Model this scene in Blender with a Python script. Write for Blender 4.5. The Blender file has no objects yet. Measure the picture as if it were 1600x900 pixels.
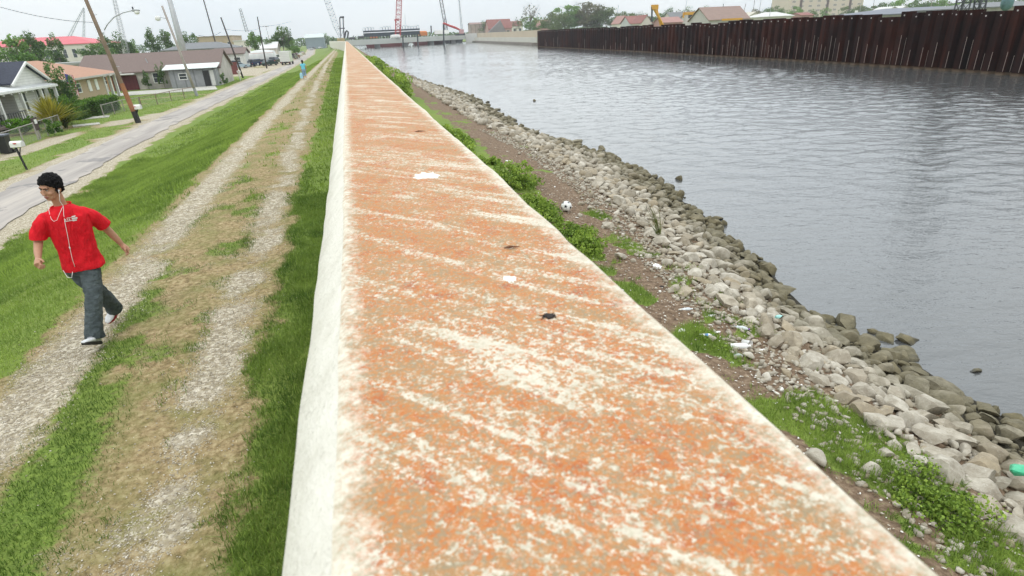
import bpy, bmesh, math, random
import numpy as np
from mathutils import Vector, Matrix
random.seed(7); rng = np.random.default_rng(7)
EYE = 5.2                      # camera height above the street (m)
# ------------------------------------------------------------------ camera geometry
F, CX, CY = 897.0, 800.0, 450.0
nn = np.array([95.0, 2010.0, F]); nn /= np.linalg.norm(nn)
UP = -nn
vv = np.array([540-CX, 62-CY, F]); vv = vv-UP*(vv@UP); vv /= np.linalg.norm(vv)
RR = np.cross(vv, UP)
if RR[0] < 0: RR = -RR
def ray(x, y):
    d = np.array([x-CX, y-CY, F]); return np.array([d@RR, d@vv, d@UP])
def gp(x, y, z=0.0):           # point of the world at height z
    d = ray(x, y); p = d*((z-EYE)/d[2]); return np.array([p[0], p[1], z])
def AT(x, y, Y):               # point of the world at distance Y along the wall
    d = ray(x, y); p = d*(Y/d[1]); p[2] += EYE; return p
def proj(p):
    p = np.array(p, float)-np.array([0, 0, EYE]); d = p[0]*RR+p[1]*vv+p[2]*UP
    return CX+F*d[0]/d[2], CY+F*d[1]/d[2], d[2]
def PM(x, y, Y):               # metres per photo pixel there
    return proj(AT(x, y, Y))[2]/F

COL = bpy.context.scene.collection
scene = bpy.context.scene
# ------------------------------------------------------------------ materials
def nodes_of(m):
    m.use_nodes = True; nt = m.node_tree; nt.nodes.clear()
    return nt
class N:
    def __init__(s, nt): s.nt = nt
    def n(s, t, **k):
        nd = s.nt.nodes.new(t)
        for a, b in k.items(): setattr(nd, a, b)
        return nd
    def l(s, a, b): s.nt.links.new(a, b)
    def noise(s, vec, scale, detail=4, rough=.6, dist=0):
        n = s.n('ShaderNodeTexNoise'); n.inputs['Scale'].default_value = scale
        n.inputs['Detail'].default_value = detail; n.inputs['Roughness'].default_value = rough
        n.inputs['Distortion'].default_value = dist
        if vec is not None: s.l(vec, n.inputs['Vector'])
        return n.outputs['Fac']
    def ramp(s, fac, stops, interp='LINEAR'):
        r = s.n('ShaderNodeValToRGB'); r.color_ramp.interpolation = interp
        e = r.color_ramp.elements
        while len(e) < len(stops): e.new(.5)
        for i, (p, c) in enumerate(stops):
            e[i].position = p; e[i].color = (c[0], c[1], c[2], 1) if hasattr(c, '__len__') else (c, c, c, 1)
        s.l(fac, r.inputs['Fac']); return r.outputs['Color']
    def math(s, op, a, b=None, clamp=False):
        m = s.n('ShaderNodeMath', operation=op, use_clamp=clamp)
        for i, v in enumerate((a, b)):
            if v is None: continue
            if isinstance(v, (int, float)): m.inputs[i].default_value = v
            else: s.l(v, m.inputs[i])
        return m.outputs[0]
    def mix(s, fac, a, b):
        m = s.n('ShaderNodeMix', data_type='RGBA')
        for sock, v in ((m.inputs[0], fac), (m.inputs[6], a), (m.inputs[7], b)):
            if isinstance(v, (int, float)): sock.default_value = v
            elif isinstance(v, tuple): sock.default_value = (*v, 1) if len(v) == 3 else v
            else: s.l(v, sock)
        return m.outputs[2]
    def pos(s, scale=(1, 1, 1), rot=(0, 0, 0)):
        g = s.n('ShaderNodeNewGeometry'); m = s.n('ShaderNodeMapping')
        m.inputs['Scale'].default_value = scale; m.inputs['Rotation'].default_value = rot
        s.l(g.outputs['Position'], m.inputs['Vector']); return m.outputs[0]
    def pos2(s, rot, scale):
        m = s.n('ShaderNodeMapping'); m.inputs['Scale'].default_value = scale; s.l(s.pos((1, 1, 1), (0, 0, rot)), m.inputs['Vector']); return m.outputs[0]
    def out(s, col, rough=.8, bump=None, bstr=.3, bdist=.01, **k):
        b = s.n('ShaderNodeBsdfPrincipled'); o = s.n('ShaderNodeOutputMaterial')
        if isinstance(col, tuple): b.inputs['Base Color'].default_value = (*col, 1)
        else: s.l(col, b.inputs['Base Color'])
        if isinstance(rough, (int, float)): b.inputs['Roughness'].default_value = rough
        else: s.l(rough, b.inputs['Roughness'])
        for a, v in k.items(): b.inputs[a.replace('_', ' ')].default_value = v
        if bump is not None:
            bp = s.n('ShaderNodeBump'); bp.inputs['Strength'].default_value = bstr; bp.inputs['Distance'].default_value = bdist
            s.l(bump, bp.inputs['Height']); s.l(bp.outputs[0], b.inputs['Normal'])
        s.l(b.outputs[0], o.inputs[0]); return b
MC = {}
def mat(name, col, rough=.8, var=.18, scale=3., bump=0, metallic=0, spec=.5, stripe=None):
    """plain surface with procedural mottling; stripe=(axis scale) adds boards or ribs"""
    if name in MC: return MC[name]
    m = bpy.data.materials.new(name); s = N(nodes_of(m))
    tc = s.n('ShaderNodeTexCoord'); f = s.noise(tc.outputs['Object'], scale, 5, .65)
    c0 = tuple(max(0, c*(1-var)) for c in col); c1 = tuple(min(1, c*(1+var)) for c in col)
    c = s.ramp(f, [(.3, c0), (.7, c1)])
    h = f
    if stripe:
        ax, st, dk = stripe
        sx = s.n('ShaderNodeSeparateXYZ'); s.l(tc.outputs['Object'], sx.inputs[0])
        w = s.math('FRACT', s.math('MULTIPLY', sx.outputs[ax], st)); k = s.math('LESS_THAN', w, .14)
        c = s.mix(s.math('MULTIPLY', k, dk), c, (col[0]*.3, col[1]*.3, col[2]*.3))
    s.out(c, rough, h if bump else None, bump, .02, Metallic=metallic, Specular_IOR_Level=spec)
    MC[name] = m; return m
def leafmat(name, a, b, trans=.25):
    if name in MC: return MC[name]
    m = bpy.data.materials.new(name); s = N(nodes_of(m))
    at = s.n('ShaderNodeAttribute', attribute_name='tone')
    c = s.ramp(at.outputs['Fac'], [(0, a), (1, b)])
    d = s.n('ShaderNodeBsdfPrincipled'); s.l(c, d.inputs['Base Color']); d.inputs['Roughness'].default_value = .65
    d.inputs['Specular IOR Level'].default_value = .25
    t = s.n('ShaderNodeBsdfTranslucent'); s.l(c, t.inputs['Color'])
    mx = s.n('ShaderNodeMixShader'); mx.inputs[0].default_value = trans; o = s.n('ShaderNodeOutputMaterial')
    s.l(d.outputs[0], mx.inputs[1]); s.l(t.outputs[0], mx.inputs[2]); s.l(mx.outputs[0], o.inputs[0])
    MC[name] = m; return m
# ------------------------------------------------------------------ mesh helpers
class MB:
    def __init__(s): s.v = []; s.f = []
    def add(s, vs, fs):
        o = len(s.v); s.v += [tuple(map(float, p)) for p in vs]; s.f += [tuple(i+o for i in f) for f in fs]; return s
    def box(s, c, d, yaw=0, M=None):
        ca, sa = math.cos(yaw), math.sin(yaw); vs = []
        for z in (-.5, .5):
            for x, y in ((-.5, -.5), (.5, -.5), (.5, .5), (-.5, .5)):
                X, Y = x*d[0], y*d[1]; vs.append((c[0]+X*ca-Y*sa, c[1]+X*sa+Y*ca, c[2]+z*d[2]))
        return s.add(vs, [(3, 2, 1, 0), (4, 5, 6, 7), (0, 1, 5, 4), (1, 2, 6, 5), (2, 3, 7, 6), (3, 0, 4, 7)])
    def tube(s, pts, r, n=8, cap=True):
        pts = [Vector(p) for p in pts]; m = len(pts)
        rs = r if hasattr(r, '__len__') else [r]*m
        vs = []; a = None
        for i, p in enumerate(pts):
            t = (pts[min(i+1, m-1)]-pts[max(i-1, 0)]).normalized()
            if a is None: a = t.orthogonal().normalized()
            a = (a-t*a.dot(t)); a = a.normalized() if a.length > 1e-6 else t.orthogonal().normalized()
            b = t.cross(a)
            for k in range(n):
                q = 2*math.pi*k/n; vs.append(p+(a*math.cos(q)+b*math.sin(q))*rs[i])
        fs = [(i*n+k, i*n+(k+1) % n, (i+1)*n+(k+1) % n, (i+1)*n+k) for i in range(m-1) for k in range(n)]
        if cap: fs += [tuple(range(n-1, -1, -1)), tuple((m-1)*n+k for k in range(n))]
        return s.add(vs, fs)
    def loft(s, rings, cap=True):
        n = len(rings[0]); vs = [p for r in rings for p in r]; m = len(rings)
        fs = [(i*n+k, i*n+(k+1) % n, (i+1)*n+(k+1) % n, (i+1)*n+k) for i in range(m-1) for k in range(n)]
        if cap: fs += [tuple(range(n-1, -1, -1)), tuple((m-1)*n+k for k in range(n))]
        return s.add(vs, fs)
    def ell(s, c, r, n=14, m=9, R=None):
        rings = []
        for i in range(m+1):
            th = math.pi*(i+.02)/(m+.04); rings.append([])
            for k in range(n):
                q = 2*math.pi*k/n
                p = Vector((r[0]*math.sin(th)*math.cos(q), r[1]*math.sin(th)*math.sin(q), -r[2]*math.cos(th)))
                if R is not None: p = R @ p
                rings[-1].append(p+Vector(c))
        return s.loft(rings)
    def prism(s, poly, z0, z1):      # poly in xy
        n = len(poly)
        vs = [(x, y, z0) for x, y in poly]+[(x, y, z1) for x, y in poly]
        return s.add(vs, [tuple(range(n-1, -1, -1)), tuple(range(n, 2*n))]+[(k, (k+1) % n, n+(k+1) % n, n+k) for k in range(n)])
    def extr(s, prof, a, b, ax='y'):  # prof in (x,z), extruded along y from a to b ; or (y,z) along x
        n = len(prof)
        f = (lambda u, w, t: (u, t, w)) if ax == 'y' else (lambda u, w, t: (t, u, w))
        vs = [f(u, w, a) for u, w in prof]+[f(u, w, b) for u, w in prof]
        return s.add(vs, [tuple(range(n-1, -1, -1)), tuple(range(n, 2*n))]+[(k, (k+1) % n, n+(k+1) % n, n+k) for k in range(n)])
def mesh_obj(name, v, f, m, parent=None, smooth=False):
    me = bpy.data.meshes.new(name); me.from_pydata([tuple(p) for p in v], [], f)
    if m: me.materials.append(m)
    bm = bmesh.new(); bm.from_mesh(me); bmesh.ops.recalc_face_normals(bm, faces=bm.faces); bm.to_mesh(me); bm.free()
    if smooth: me.shade_smooth()
    o = bpy.data.objects.new(name, me); COL.objects.link(o)
    if parent: o.parent = parent
    return o
def tag(o, label=None, cat=None, group=None, kind=None):
    if label: o['label'] = label
    if cat: o['category'] = cat
    if group: o['group'] = group
    if kind: o['kind'] = kind
    return o
def root(name, loc, label, cat, group=None, yaw=0):
    o = bpy.data.objects.new(name, None); COL.objects.link(o); o.location = [float(a) for a in loc]
    o.rotation_euler = (0, 0, yaw); o.empty_display_size = .2
    return tag(o, label, cat, group)
def part(name, mb, m, r, local=False, smooth=False, label=None):
    v = mb.v
    if not local:
        L = r.location if r.type == 'EMPTY' else r.parent.location
        v = [(p[0]-L[0], p[1]-L[1], p[2]-L[2]) for p in v]
    o = mesh_obj(name, v, mb.f, m, r, smooth)
    if label: o['label'] = label
    return o
def single(name, mb, m, label, cat, group=None, smooth=False, loc=None):
    """a thing that is one mesh, with its origin at its base"""
    a = np.array(mb.v)
    if loc is None: loc = np.array([(a[:, 0].min()+a[:, 0].max())/2, (a[:, 1].min()+a[:, 1].max())/2, a[:, 2].min()])
    o = mesh_obj(name, a-loc, mb.f, m, None, smooth); o.location = [float(t) for t in loc]
    return tag(o, label, cat, group)
def np_mesh(name, V, FI, nper, m, tone=None, loc=(0, 0, 0), smooth=False):
    """fast mesh: V (n,3), FI (k,nper)"""
    me = bpy.data.meshes.new(name); V = np.asarray(V, np.float32)-np.array(loc, np.float32)
    me.vertices.add(len(V)); me.vertices.foreach_set('co', V.ravel())
    k = len(FI); me.loops.add(k*nper); me.loops.foreach_set('vertex_index', FI.astype(np.int32).ravel())
    me.polygons.add(k); me.polygons.foreach_set('loop_start', np.arange(0, k*nper, nper, dtype=np.int32))
    me.polygons.foreach_set('loop_total', np.full(k, nper, np.int32))
    me.update(calc_edges=True)
    if tone is not None:
        at = me.attributes.new('tone', 'FLOAT', 'POINT'); at.data.foreach_set('value', np.asarray(tone, np.float32))
    if m: me.materials.append(m)
    if smooth: me.shade_smooth()
    o = bpy.data.objects.new(name, me); COL.objects.link(o); o.location = [float(a) for a in loc]
    return o
# value noise
def vnoise(x, y, seed=0):
    xi = np.floor(x).astype(np.int64); yi = np.floor(y).astype(np.int64); xf = x-xi; yf = y-yi
    def h(a, b):
        n = (a*374761393+b*668265263+seed*144665) & 0x7fffffff
        n = ((n ^ (n >> 13))*1274126177) & 0x7fffffff
        return ((n ^ (n >> 16)) & 0xffff)/65535.
    u = xf*xf*(3-2*xf); w = yf*yf*(3-2*yf)
    return (h(xi, yi)*(1-u)+h(xi+1, yi)*u)*(1-w)+(h(xi, yi+1)*(1-u)+h(xi+1, yi+1)*u)*w
def fbm(x, y, sc=1., oct=4, seed=0):
    t = 0; a = 1; s = 0
    for i in range(oct): t = t+a*vnoise(x*sc, y*sc, seed+i*17); s += a; a *= .55; sc *= 2.03
    return t/s
def sstep(a, b, x):
    t = np.clip((x-a)/(b-a), 0, 1); return t*t*(3-2*t)
# ------------------------------------------------------------------ terrain profile
WAT = EYE-4.4
WY = [-30, 3.4, 5, 7, 10, 12.6, 16, 20, 23, 27, 39, 43, 53, 68, 116, 302, 500]
WX = [6.7, 6.8, 6.9, 6.7, 7.6, 8.1, 8.8, 8.9, 8.4, 7.8, 8.4, 8.7, 8.1, 6.9, 6.2, 5.2, 5.0]
BX_Y = [-30, 2, 5, 7.6, 10, 13.5, 18, 23, 28, 42, 60, 110, 500]
BX_X = [4.45, 4.5, 4.8, 5.1, 5.4, 5.9, 6.0, 5.8, 5.4, 5.4, 5.3, 4.9, 4.3]
PY = [-30, 5, 32, 36, 53, 109, 177, 200, 357]; PX = [43, 43.5, 45.6, 46.5, 48.5, 52.7, 55.3, 62, 68]
def wshift(Y): return -np.clip((Y-172)/107, 0, 2)*4.9
def terrain(X, Y):
    X = np.asarray(X, float); Y = np.asarray(Y, float)
    ws = wshift(Y); xl = X-ws
    z = np.zeros_like(X)
    # street side and levee
    sl_ = np.clip((-4.15-X)/6.2, 0, 1); slope = 2.15*(1-(.55*sl_+.45*sstep(0, 1, sl_)))
    bump = (fbm(X, Y, 1.3, 3, 5)-.5)*.05*(X > -11)
    rut = -.03*np.exp(-((X+1.85)/.3)**2)-.03*np.exp(-((X+3.5)/.3)**2)
    z = np.where(xl < .15, slope+bump*sstep(-11, -9, X)+rut, 0)
    # canal side
    wx = np.interp(Y, WY, WX); bx = np.interp(Y, BX_Y, BX_X); px = np.interp(Y, PY, PX)+.6
    t1 = np.clip(X/bx, 0, 1); up = 1.85-.45*t1**2
    t2 = np.clip((X-bx)/(wx-bx), 0, 1); mid = 1.40-(1.40-WAT)*t2
    t3 = np.clip((X-wx)/6, 0, 1); low = WAT-2.2*t3
    zr = np.where(X < bx, up, np.where(X < wx, mid, low))+(fbm(X, Y, 1.7, 3, 9)-.5)*.10*(X < wx)
    zr = np.where(X > px, 1.1, zr)
    zr = np.where(Y > 470, np.where(X > .2, np.maximum(zr, 1.0), zr), zr)
    return np.where(xl >= .15, zr, z)
XR = lambda Y: np.interp(Y, [3.6, 8, 12, 20, 44, 92, 400], [-1.78, -1.8, -1.88, -2.1, -2.6, -3.1, -3.6])
XL = lambda Y: np.interp(Y, [3.5, 8, 20, 56, 126, 400], [-3.42, -3.5, -3.75, -4.0, -4.1, -4.4])
B1 = lambda Y: np.interp(Y, [3, 5, 12, 38, 90, 300], [-1.36, -1.38, -1.5, -1.75, -2.2, -2.6])
def masks(X, Y):
    """green, gravel, dirt masks (0..1)"""
    X = np.asarray(X, float); Y = np.asarray(Y, float)
    xl = np.where(Y > 172, np.minimum(X-wshift(Y), 9), X); n1 = fbm(X, Y, .9, 4, 21); n2 = fbm(X, Y, 2.8, 3, 33); n3 = fbm(X, Y, .35, 3, 41)
    j = (n1-.5)*.5+(n2-.5)*.35
    g = sstep(-.22, .22, xl-B1(Y)+j*1.1)*(xl < .2)
    g = np.maximum(g, sstep(-.25, .25, -(X-XL(Y)+.50)+j*.9)*sstep(-.1, .3, 1.25-np.abs(n3-.5)*3))
    # tufty dark patches between the wheel tracks
    mid = np.exp(-((xl+2.72+.10*(Y-4))/.36)**2)*sstep(.37, .55, n1*.6+n2*.4+.25*np.exp(-((Y-4.2)/1.7)**2))
    g = np.maximum(g, mid*.95*(Y < 60)*(xl > -3.4))
    g = np.maximum(g, .75*sstep(.46, .66, n2*.6+n1*.4)*(xl > -4)*(xl < -1.4)*(Y > 2))
    # gravel
    gr = 1.1*np.exp(-((X-XL(Y))/.33)**2)*sstep(.14, .5, n1*.6+n2*.4)+.98*np.exp(-((X-XR(Y)+.05*np.sin(Y*1.1))/.27)**2)*sstep(.22, .62, n1*.5+n2*.5)+.35*sstep(.5, .7, n2)*(X < -1.5)*(X > -3.9)*(Y > 2)
    gr = np.clip(gr, 0, 1)*(X < 0)*(Y < 300)
    g = g*(1-np.clip(gr*1.1-.15, 0, 1))
    rl = np.interp(Y, RY, RLX); rr_ = np.interp(Y, RY, RRX)
    sh = sstep(-.25, .25, 1.35-np.abs(X-(rl+rr_)/2)+(rr_-rl)/2-.5+j*1.6)
    gr = np.maximum(gr, sh*(X < -8)); g = np.where(X < -8, g*(1-sh), g)
    # lots on the far side of the road
    lot = (X < rl-1)
    dry = sstep(.55, .68, n1*.5+n3*.5)
    g = np.where(lot, np.clip(1-dry*.7, 0, 1)*(1-sh), g)
    far_lot = lot & (Y > 118) & (Y < 290) & (X > -34)
    g = np.where(far_lot, 0, g); gr = np.where(far_lot, 1, gr)
    for (cx, cy, ax, ay, w) in ((-19.3, 43, 1.1, 7, .9), (-18.3, 53, 1.6, 3.5, .8), (-16.9, 56.5, 1.2, 3, .9)):
        e = np.exp(-((X-cx)/ax)**2-((Y-cy)/ay)**2)*w; gr = np.maximum(gr, sstep(.35, .6, e+(n2-.5)*.5)); g = g*(1-gr*(X < -15.5))
    # canal side
    r = X > .15
    d = np.where(r, 1., 0.)
    gg = 0
    for (cx, cy, rx, ry) in ((3.75, 5.6, .45, .55), (4.1, 3.9, .75, .9), (4.2, 2.6, .8, 1.1), (3.6, 7.0, .3, .5), (4.9, 6.7, .35, .4), (5.2, 4.9, .3, .3), (3.5, 9, .5, 1.5), (4.5, 8.9, .25, .4), (4.7, 11, .5, .5)):
        gg = gg+np.exp(-((X-cx)/rx)**2-((Y-cy)/ry)**2)
    gg = gg+np.exp(-((X-3.5)/.7)**2)*sstep(11, 14, Y)*1.1
    g = np.where(r, np.maximum(sstep(.3, .62, gg*.75+(n2-.5)*1.1), .8*sstep(.57, .66, n2*.5+n1*.5))*(X < np.interp(Y, BX_Y, BX_X)+.1), g)
    gr = np.where(r, 0, gr)
    g = np.where(r & (X > np.interp(Y, PY, PX)+.6), .9, g)
    return np.clip(g, 0, 1), np.clip(gr, 0, 1), d
RY = [-30, 19, 27, 36, 46, 56, 75, 96, 128, 158, 280, 395, 600]
RLX = [-13.8, -14.5, -14.9, -15.2, -15.5, -15.6, -15.5, -15.8, -15.5, -15.2, -17.5, -23, -33]
RRX = [-10.8, -11.5, -12.3, -12.8, -13.1, -13.2, -13.0, -12.9, -12.9, -12.9, -14.6, -19.5, -28]
# ------------------------------------------------------------------ ground
gx = np.concatenate([-np.geomspace(930, 40, 22), np.arange(-38, -12, .6), np.arange(-12, -4.4, .14), np.arange(-4.4, .1, .055), [.12, .18],
                     np.arange(.3, 3, .3), np.arange(3, 9.5, .075), np.arange(9.6, 16, .8), np.arange(18, 44, 5), np.arange(44, 72, .8), np.geomspace(75, 930, 22)])
gy = np.concatenate([np.arange(-12, 2, 1.5), np.arange(2, 12, .07), np.arange(12, 30, .2), np.arange(30, 80, .6), np.arange(80, 200, 2.), np.arange(200, 480, 8), np.geomspace(490, 930, 12)])
GX, GY = np.meshgrid(gx, gy); GZ = terrain(GX, GY)
nx, ny = len(gx), len(gy); idx = np.arange(nx*ny).reshape(ny, nx)
FI = np.stack([idx[:-1, :-1], idx[:-1, 1:], idx[1:, 1:], idx[1:, :-1]], -1).reshape(-1, 4)
gm = bpy.data.materials.new('ground_mix'); s = N(nodes_of(gm))
at = s.n('ShaderNodeAttribute', attribute_name='masks'); sp = s.n('ShaderNodeSeparateColor'); s.l(at.outputs['Color'], sp.inputs[0])
P = s.pos(); nf = s.noise(P, 14, 5, .7); nm = s.noise(P, 2.2, 5, .65); nb = s.noise(P, .25, 4, .6); nff = s.noise(P, 60, 3, .7)
vor = s.n('ShaderNodeTexVoronoi'); vor.inputs['Scale'].default_value = 26; s.l(P, vor.inputs['Vector'])
vors = s.n('ShaderNodeSeparateColor'); s.l(vor.outputs['Color'], vors.inputs[0])
dry = s.ramp(nf, [(.28, (.10, .068, .03)), (.5, (.29, .215, .11)), (.72, (.48, .39, .23))])
dry = s.mix(s.ramp(nm, [(.42, 0), (.66, .6)]), dry, (.15, .17, .045))
grass = s.ramp(nf, [(.25, (.05, .085, .016)), (.5, (.13, .20, .033)), (.75, (.25, .33, .065))])
grass = s.mix(s.ramp(nb, [(.35, 0), (.65, .55)]), grass, (.20, .23, .055))
grav = s.ramp(vors.outputs[0], [(0, (.24, .20, .145)), (.5, (.43, .375, .285)), (1, (.66, .60, .49))])
grav = s.mix(s.ramp(nf, [(.45, 0), (.62, .75)]), grav, (.24, .20, .13))
dirt = s.ramp(nf, [(.25, (.045, .029, .018)), (.5, (.17, .115, .075)), (.75, (.33, .25, .17))])
thr = lambda m, k: s.math('GREATER_THAN', s.math('ADD', m, s.math('MULTIPLY', s.math('SUBTRACT', nff, .5), k)), .5)
soft = lambda m, a: s.ramp(s.math('ADD', m, s.math('MULTIPLY', s.math('SUBTRACT', nf, .5), a)), [(.38, 0), (.62, 1)])
c = s.mix(sp.outputs[2], dry, dirt)
c = s.mix(s.ramp(s.math('ADD', sp.outputs[1], s.math('MULTIPLY', s.math('SUBTRACT', nff, .5), 2.2)), [(.36, 0), (.74, .92)]), c, grav)
c = s.mix(soft(sp.outputs[0], .9), c, grass)
wz = s.n('ShaderNodeSeparateXYZ'); s.l(P, wz.inputs[0]); c = s.mix(s.math('MULTIPLY', s.math('LESS_THAN', s.math('ADD', wz.outputs[2], s.math('MULTIPLY', nf, .3)), 1.22), s.math('GREATER_THAN', wz.outputs[0], .3)), c, (.035, .030, .020))
s.out(c, .95, s.math('ADD', nf, s.math('MULTIPLY', vor.outputs['Distance'], -.6)), .6, .03, Specular_IOR_Level=.2)
ground = np_mesh('ground', np.stack([GX, GY, GZ], -1).reshape(-1, 3), FI, 4, gm, smooth=True)
g_, r_, d_ = masks(GX.ravel(), GY.ravel())
ca = ground.data.color_attributes.new('masks', 'FLOAT_COLOR', 'POINT')
ca.data.foreach_set('color', np.stack([g_, r_, d_, np.ones_like(g_)], -1).astype(np.float32).ravel())
tag(ground, kind='structure')
# road sheet
asm = bpy.data.materials.new('worn_asphalt'); s = N(nodes_of(asm)); P = s.pos(); P2 = s.pos((.9, .06, 1))
a1 = s.noise(P, 30, 4, .7); a2 = s.noise(P2, 1.5, 5, .6); a3 = s.noise(P, .5, 5, .65)
c = s.ramp(a2, [(.3, (.20, .175, .16)), (.52, (.32, .285, .255)), (.7, (.47, .41, .35))])
c = s.mix(s.ramp(a3, [(.58, 0), (.62, .7)]), c, (.10, .095, .10)); c = s.mix(s.math('MULTIPLY', a1, .35), c, (.42, .39, .36))
s.out(c, .9, a1, .3, .01)
def strip(name, ys, xl, xr, z, m, edge=.0, nseg=6, seed=3):
    V = []; F_ = []
    for i, y in enumerate(ys):
        a, b = np.interp(y, RY, xl)+(vnoise(np.array(y*1.3), np.array(.5), seed)-.5)*edge, np.interp(y, RY, xr)+(vnoise(np.array(y*1.1), np.array(9.5), seed)-.5)*edge
        for k in range(nseg+1): V.append((a+(b-a)*k/nseg, y, z))
    n = nseg+1
    for i in range(len(ys)-1):
        for k in range(nseg): F_.append((i*n+k, i*n+k+1, (i+1)*n+k+1, (i+1)*n+k))
    return mesh_obj(name, V, F_, m)
ys = list(np.arange(-5, 80, .5))+list(np.arange(80, 600, 3))
tag(strip('road', ys, RLX, RRX, .03, asm, .5), kind='structure')
conc = mat('pale_concrete', (.42, .40, .36), .9, .15, 4)
def slab(name, corners, z, m, kind='structure'):
    mb = MB(); mb.prism([(p[0], p[1]) for p in corners], z-.06, z); o = mesh_obj(name, mb.v, mb.f, m); return tag(o, kind=kind)
slab('path', [gp(115, 199), gp(157, 194.5), gp(155, 192), gp(113, 196.5)], .05, conc)
slab('driveway', [gp(150, 153), gp(340, 140), gp(336, 134.5), gp(205, 143.5)], .05, conc)
slab('driveway', [gp(128, 187.5), gp(170, 183.5), gp(172, 180.5), gp(128, 184.5)], .05, conc)
# water: real wavelets as geometry, finest ripples as bump
wm = bpy.data.materials.new('canal_water'); s = N(nodes_of(wm))
P2 = s.pos2(math.radians(12), (1, 1.7, 1)); w1 = s.noise(P2, 3.2, 4, .6, .3); w2 = s.noise(P2, 11, 2, .5)
s.out((.078, .080, .080), .06, s.math('ADD', w1, s.math('MULTIPLY', w2, .2)), 1.0, .022, IOR=1.65)
def water_height(X, Y):
    r = np.random.default_rng(5); z = np.zeros_like(X); h = np.zeros_like(X)
    dist = np.hypot(X, Y); calm = .22+.78*sstep(7, 24, np.hypot(X-4, Y)*(.75+.5*fbm(X, Y, .06, 3, 77)))
    patch = .45+1.1*fbm(X, Y*.6, .09, 3, 78)
    for k in range(54):
        lam = .38*(1.065**(k % 27)); a_ = math.radians(14+r.normal(0, 30)); kx, ky = math.sin(a_)*6.283/lam, math.cos(a_)*6.283/lam; ph = r.uniform(0, 6.283)
        mod = .5+.5*np.sin(X*r.uniform(.05, .6)+Y*r.uniform(.05, .5)+r.uniform(0, 6.28)); fade = 1.0 if lam > .9 else sstep(90, 40, dist) if False else np.clip((75-dist)/35, 0, 1)*.85+.15*(lam > .6)
        z = z+np.sin(X*kx+Y*ky+ph)*lam*.0072*(.75/(.45+lam))*mod*fade
    return z*calm*patch
wx_ = np.concatenate([np.arange(4, 50, .11), np.arange(50, 72, .5)]); wy_ = np.concatenate([[-25, -10, 0], np.arange(1.5, 62, .105), np.arange(62, 150, .28), np.arange(150, 475, 1.0)])
WXG, WYG = np.meshgrid(wx_, wy_); pxl = np.interp(WYG, PY, PX)+2.0
WZG = WAT+water_height(WXG, WYG); WXG = 4+(WXG-4)*(pxl-4)/(72-4) if False else WXG
nwx, nwy = len(wx_), len(wy_); iw = np.arange(nwx*nwy).reshape(nwy, nwx)
FW = np.stack([iw[:-1, :-1], iw[:-1, 1:], iw[1:, 1:], iw[1:, :-1]], -1).reshape(-1, 4)
cxm = WXG.ravel()[FW[:, 0]]; cym = WYG.ravel()[FW[:, 0]]; FW = FW[(cxm < np.interp(cym, PY, PX)+2.2) & (cxm > np.interp(cym, WY, WX)-2.5)]
tag(np_mesh('canal_water', np.stack([WXG, WYG, WZG], -1).reshape(-1, 3), FW, 4, wm, smooth=True), kind='structure')
# ------------------------------------------------------------------ flood wall
HW = .42; ZT = EYE-HW
cap = bpy.data.materials.new('stained_concrete_top'); s = N(nodes_of(cap))
PS = s.pos2(math.radians(50), (1.2, 6.0, 1))

P = s.pos()
streak = s.noise(PS, 1.5, 5, .6, .6); blot = s.noise(P, 5.5, 6, .7, .3); spk = s.noise(P, 135, 4, .75); spk2 = s.noise(P, 48, 4, .75); sp3 = s.noise(P, 170, 3, .7)
g = s.n('ShaderNodeNewGeometry'); sx = s.n('ShaderNodeSeparateXYZ'); s.l(g.outputs['Position'], sx.inputs[0])
edge = s.math('ABSOLUTE', s.math('SUBTRACT', sx.outputs[0], .168)); e2 = s.ramp(s.math('ADD', edge, s.math('MULTIPLY', s.math('SUBTRACT', spk2, .5), .12)), [(.203, 1), (.243, 0)])
cov = s.math('ADD', s.math('MULTIPLY', streak, .85), s.math('ADD', s.math('MULTIPLY', blot, .22), s.math('MULTIPLY', s.math('SUBTRACT', spk2, .5), 1.0)))
cov = s.math('ADD', cov, s.math('MULTIPLY', s.math('SUBTRACT', spk, .5), 1.9))
st2 = s.ramp(s.noise(s.pos2(math.radians(48), (1.6, 13, 1)), 1.3, 5, .65, .8), [(.47, 0), (.64, .30)]); cov = s.math('SUBTRACT', cov, st2)
cm = s.math('MULTIPLY', s.ramp(cov, [(.20, 0), (.42, 1)]), e2)
rust = s.ramp(s.noise(P, 16, 6, .8), [(.33, (.28, .19, .10)), (.45, (.41, .20, .075)), (.55, (.45, .155, .042)), (.68, (.33, .08, .028))])
rust = s.mix(s.ramp(sp3, [(.49, 0), (.58, .75)]), rust, (.25, .22, .14))
rust = s.mix(s.ramp(spk, [(.57, 0), (.66, .5)]), rust, (.62, .47, .32))
white = s.ramp(spk2, [(.3, (.46, .41, .31)), (.5, (.60, .545, .44)), (.7, (.70, .65, .54))]); white = s.mix(s.ramp(sp3, [(.52, 0), (.62, .45)]), white, (.42, .38, .26))
c = s.mix(cm, white, rust)
s.out(c, .92, s.math('ADD', spk, spk2), .35, .004)
side = bpy.data.materials.new('pitted_concrete'); s = N(nodes_of(side)); P = s.pos()
n1 = s.noise(P, 11, 5, .7); n2 = s.noise(P, 90, 3, .7)
c = s.ramp(n1, [(.25, (.56, .53, .45)), (.5, (.66, .63, .55)), (.8, (.72, .69, .61))]); c = s.mix(s.ramp(n2, [(.60, 0), (.72, .5)]), c, (.35, .32, .26))
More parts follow.
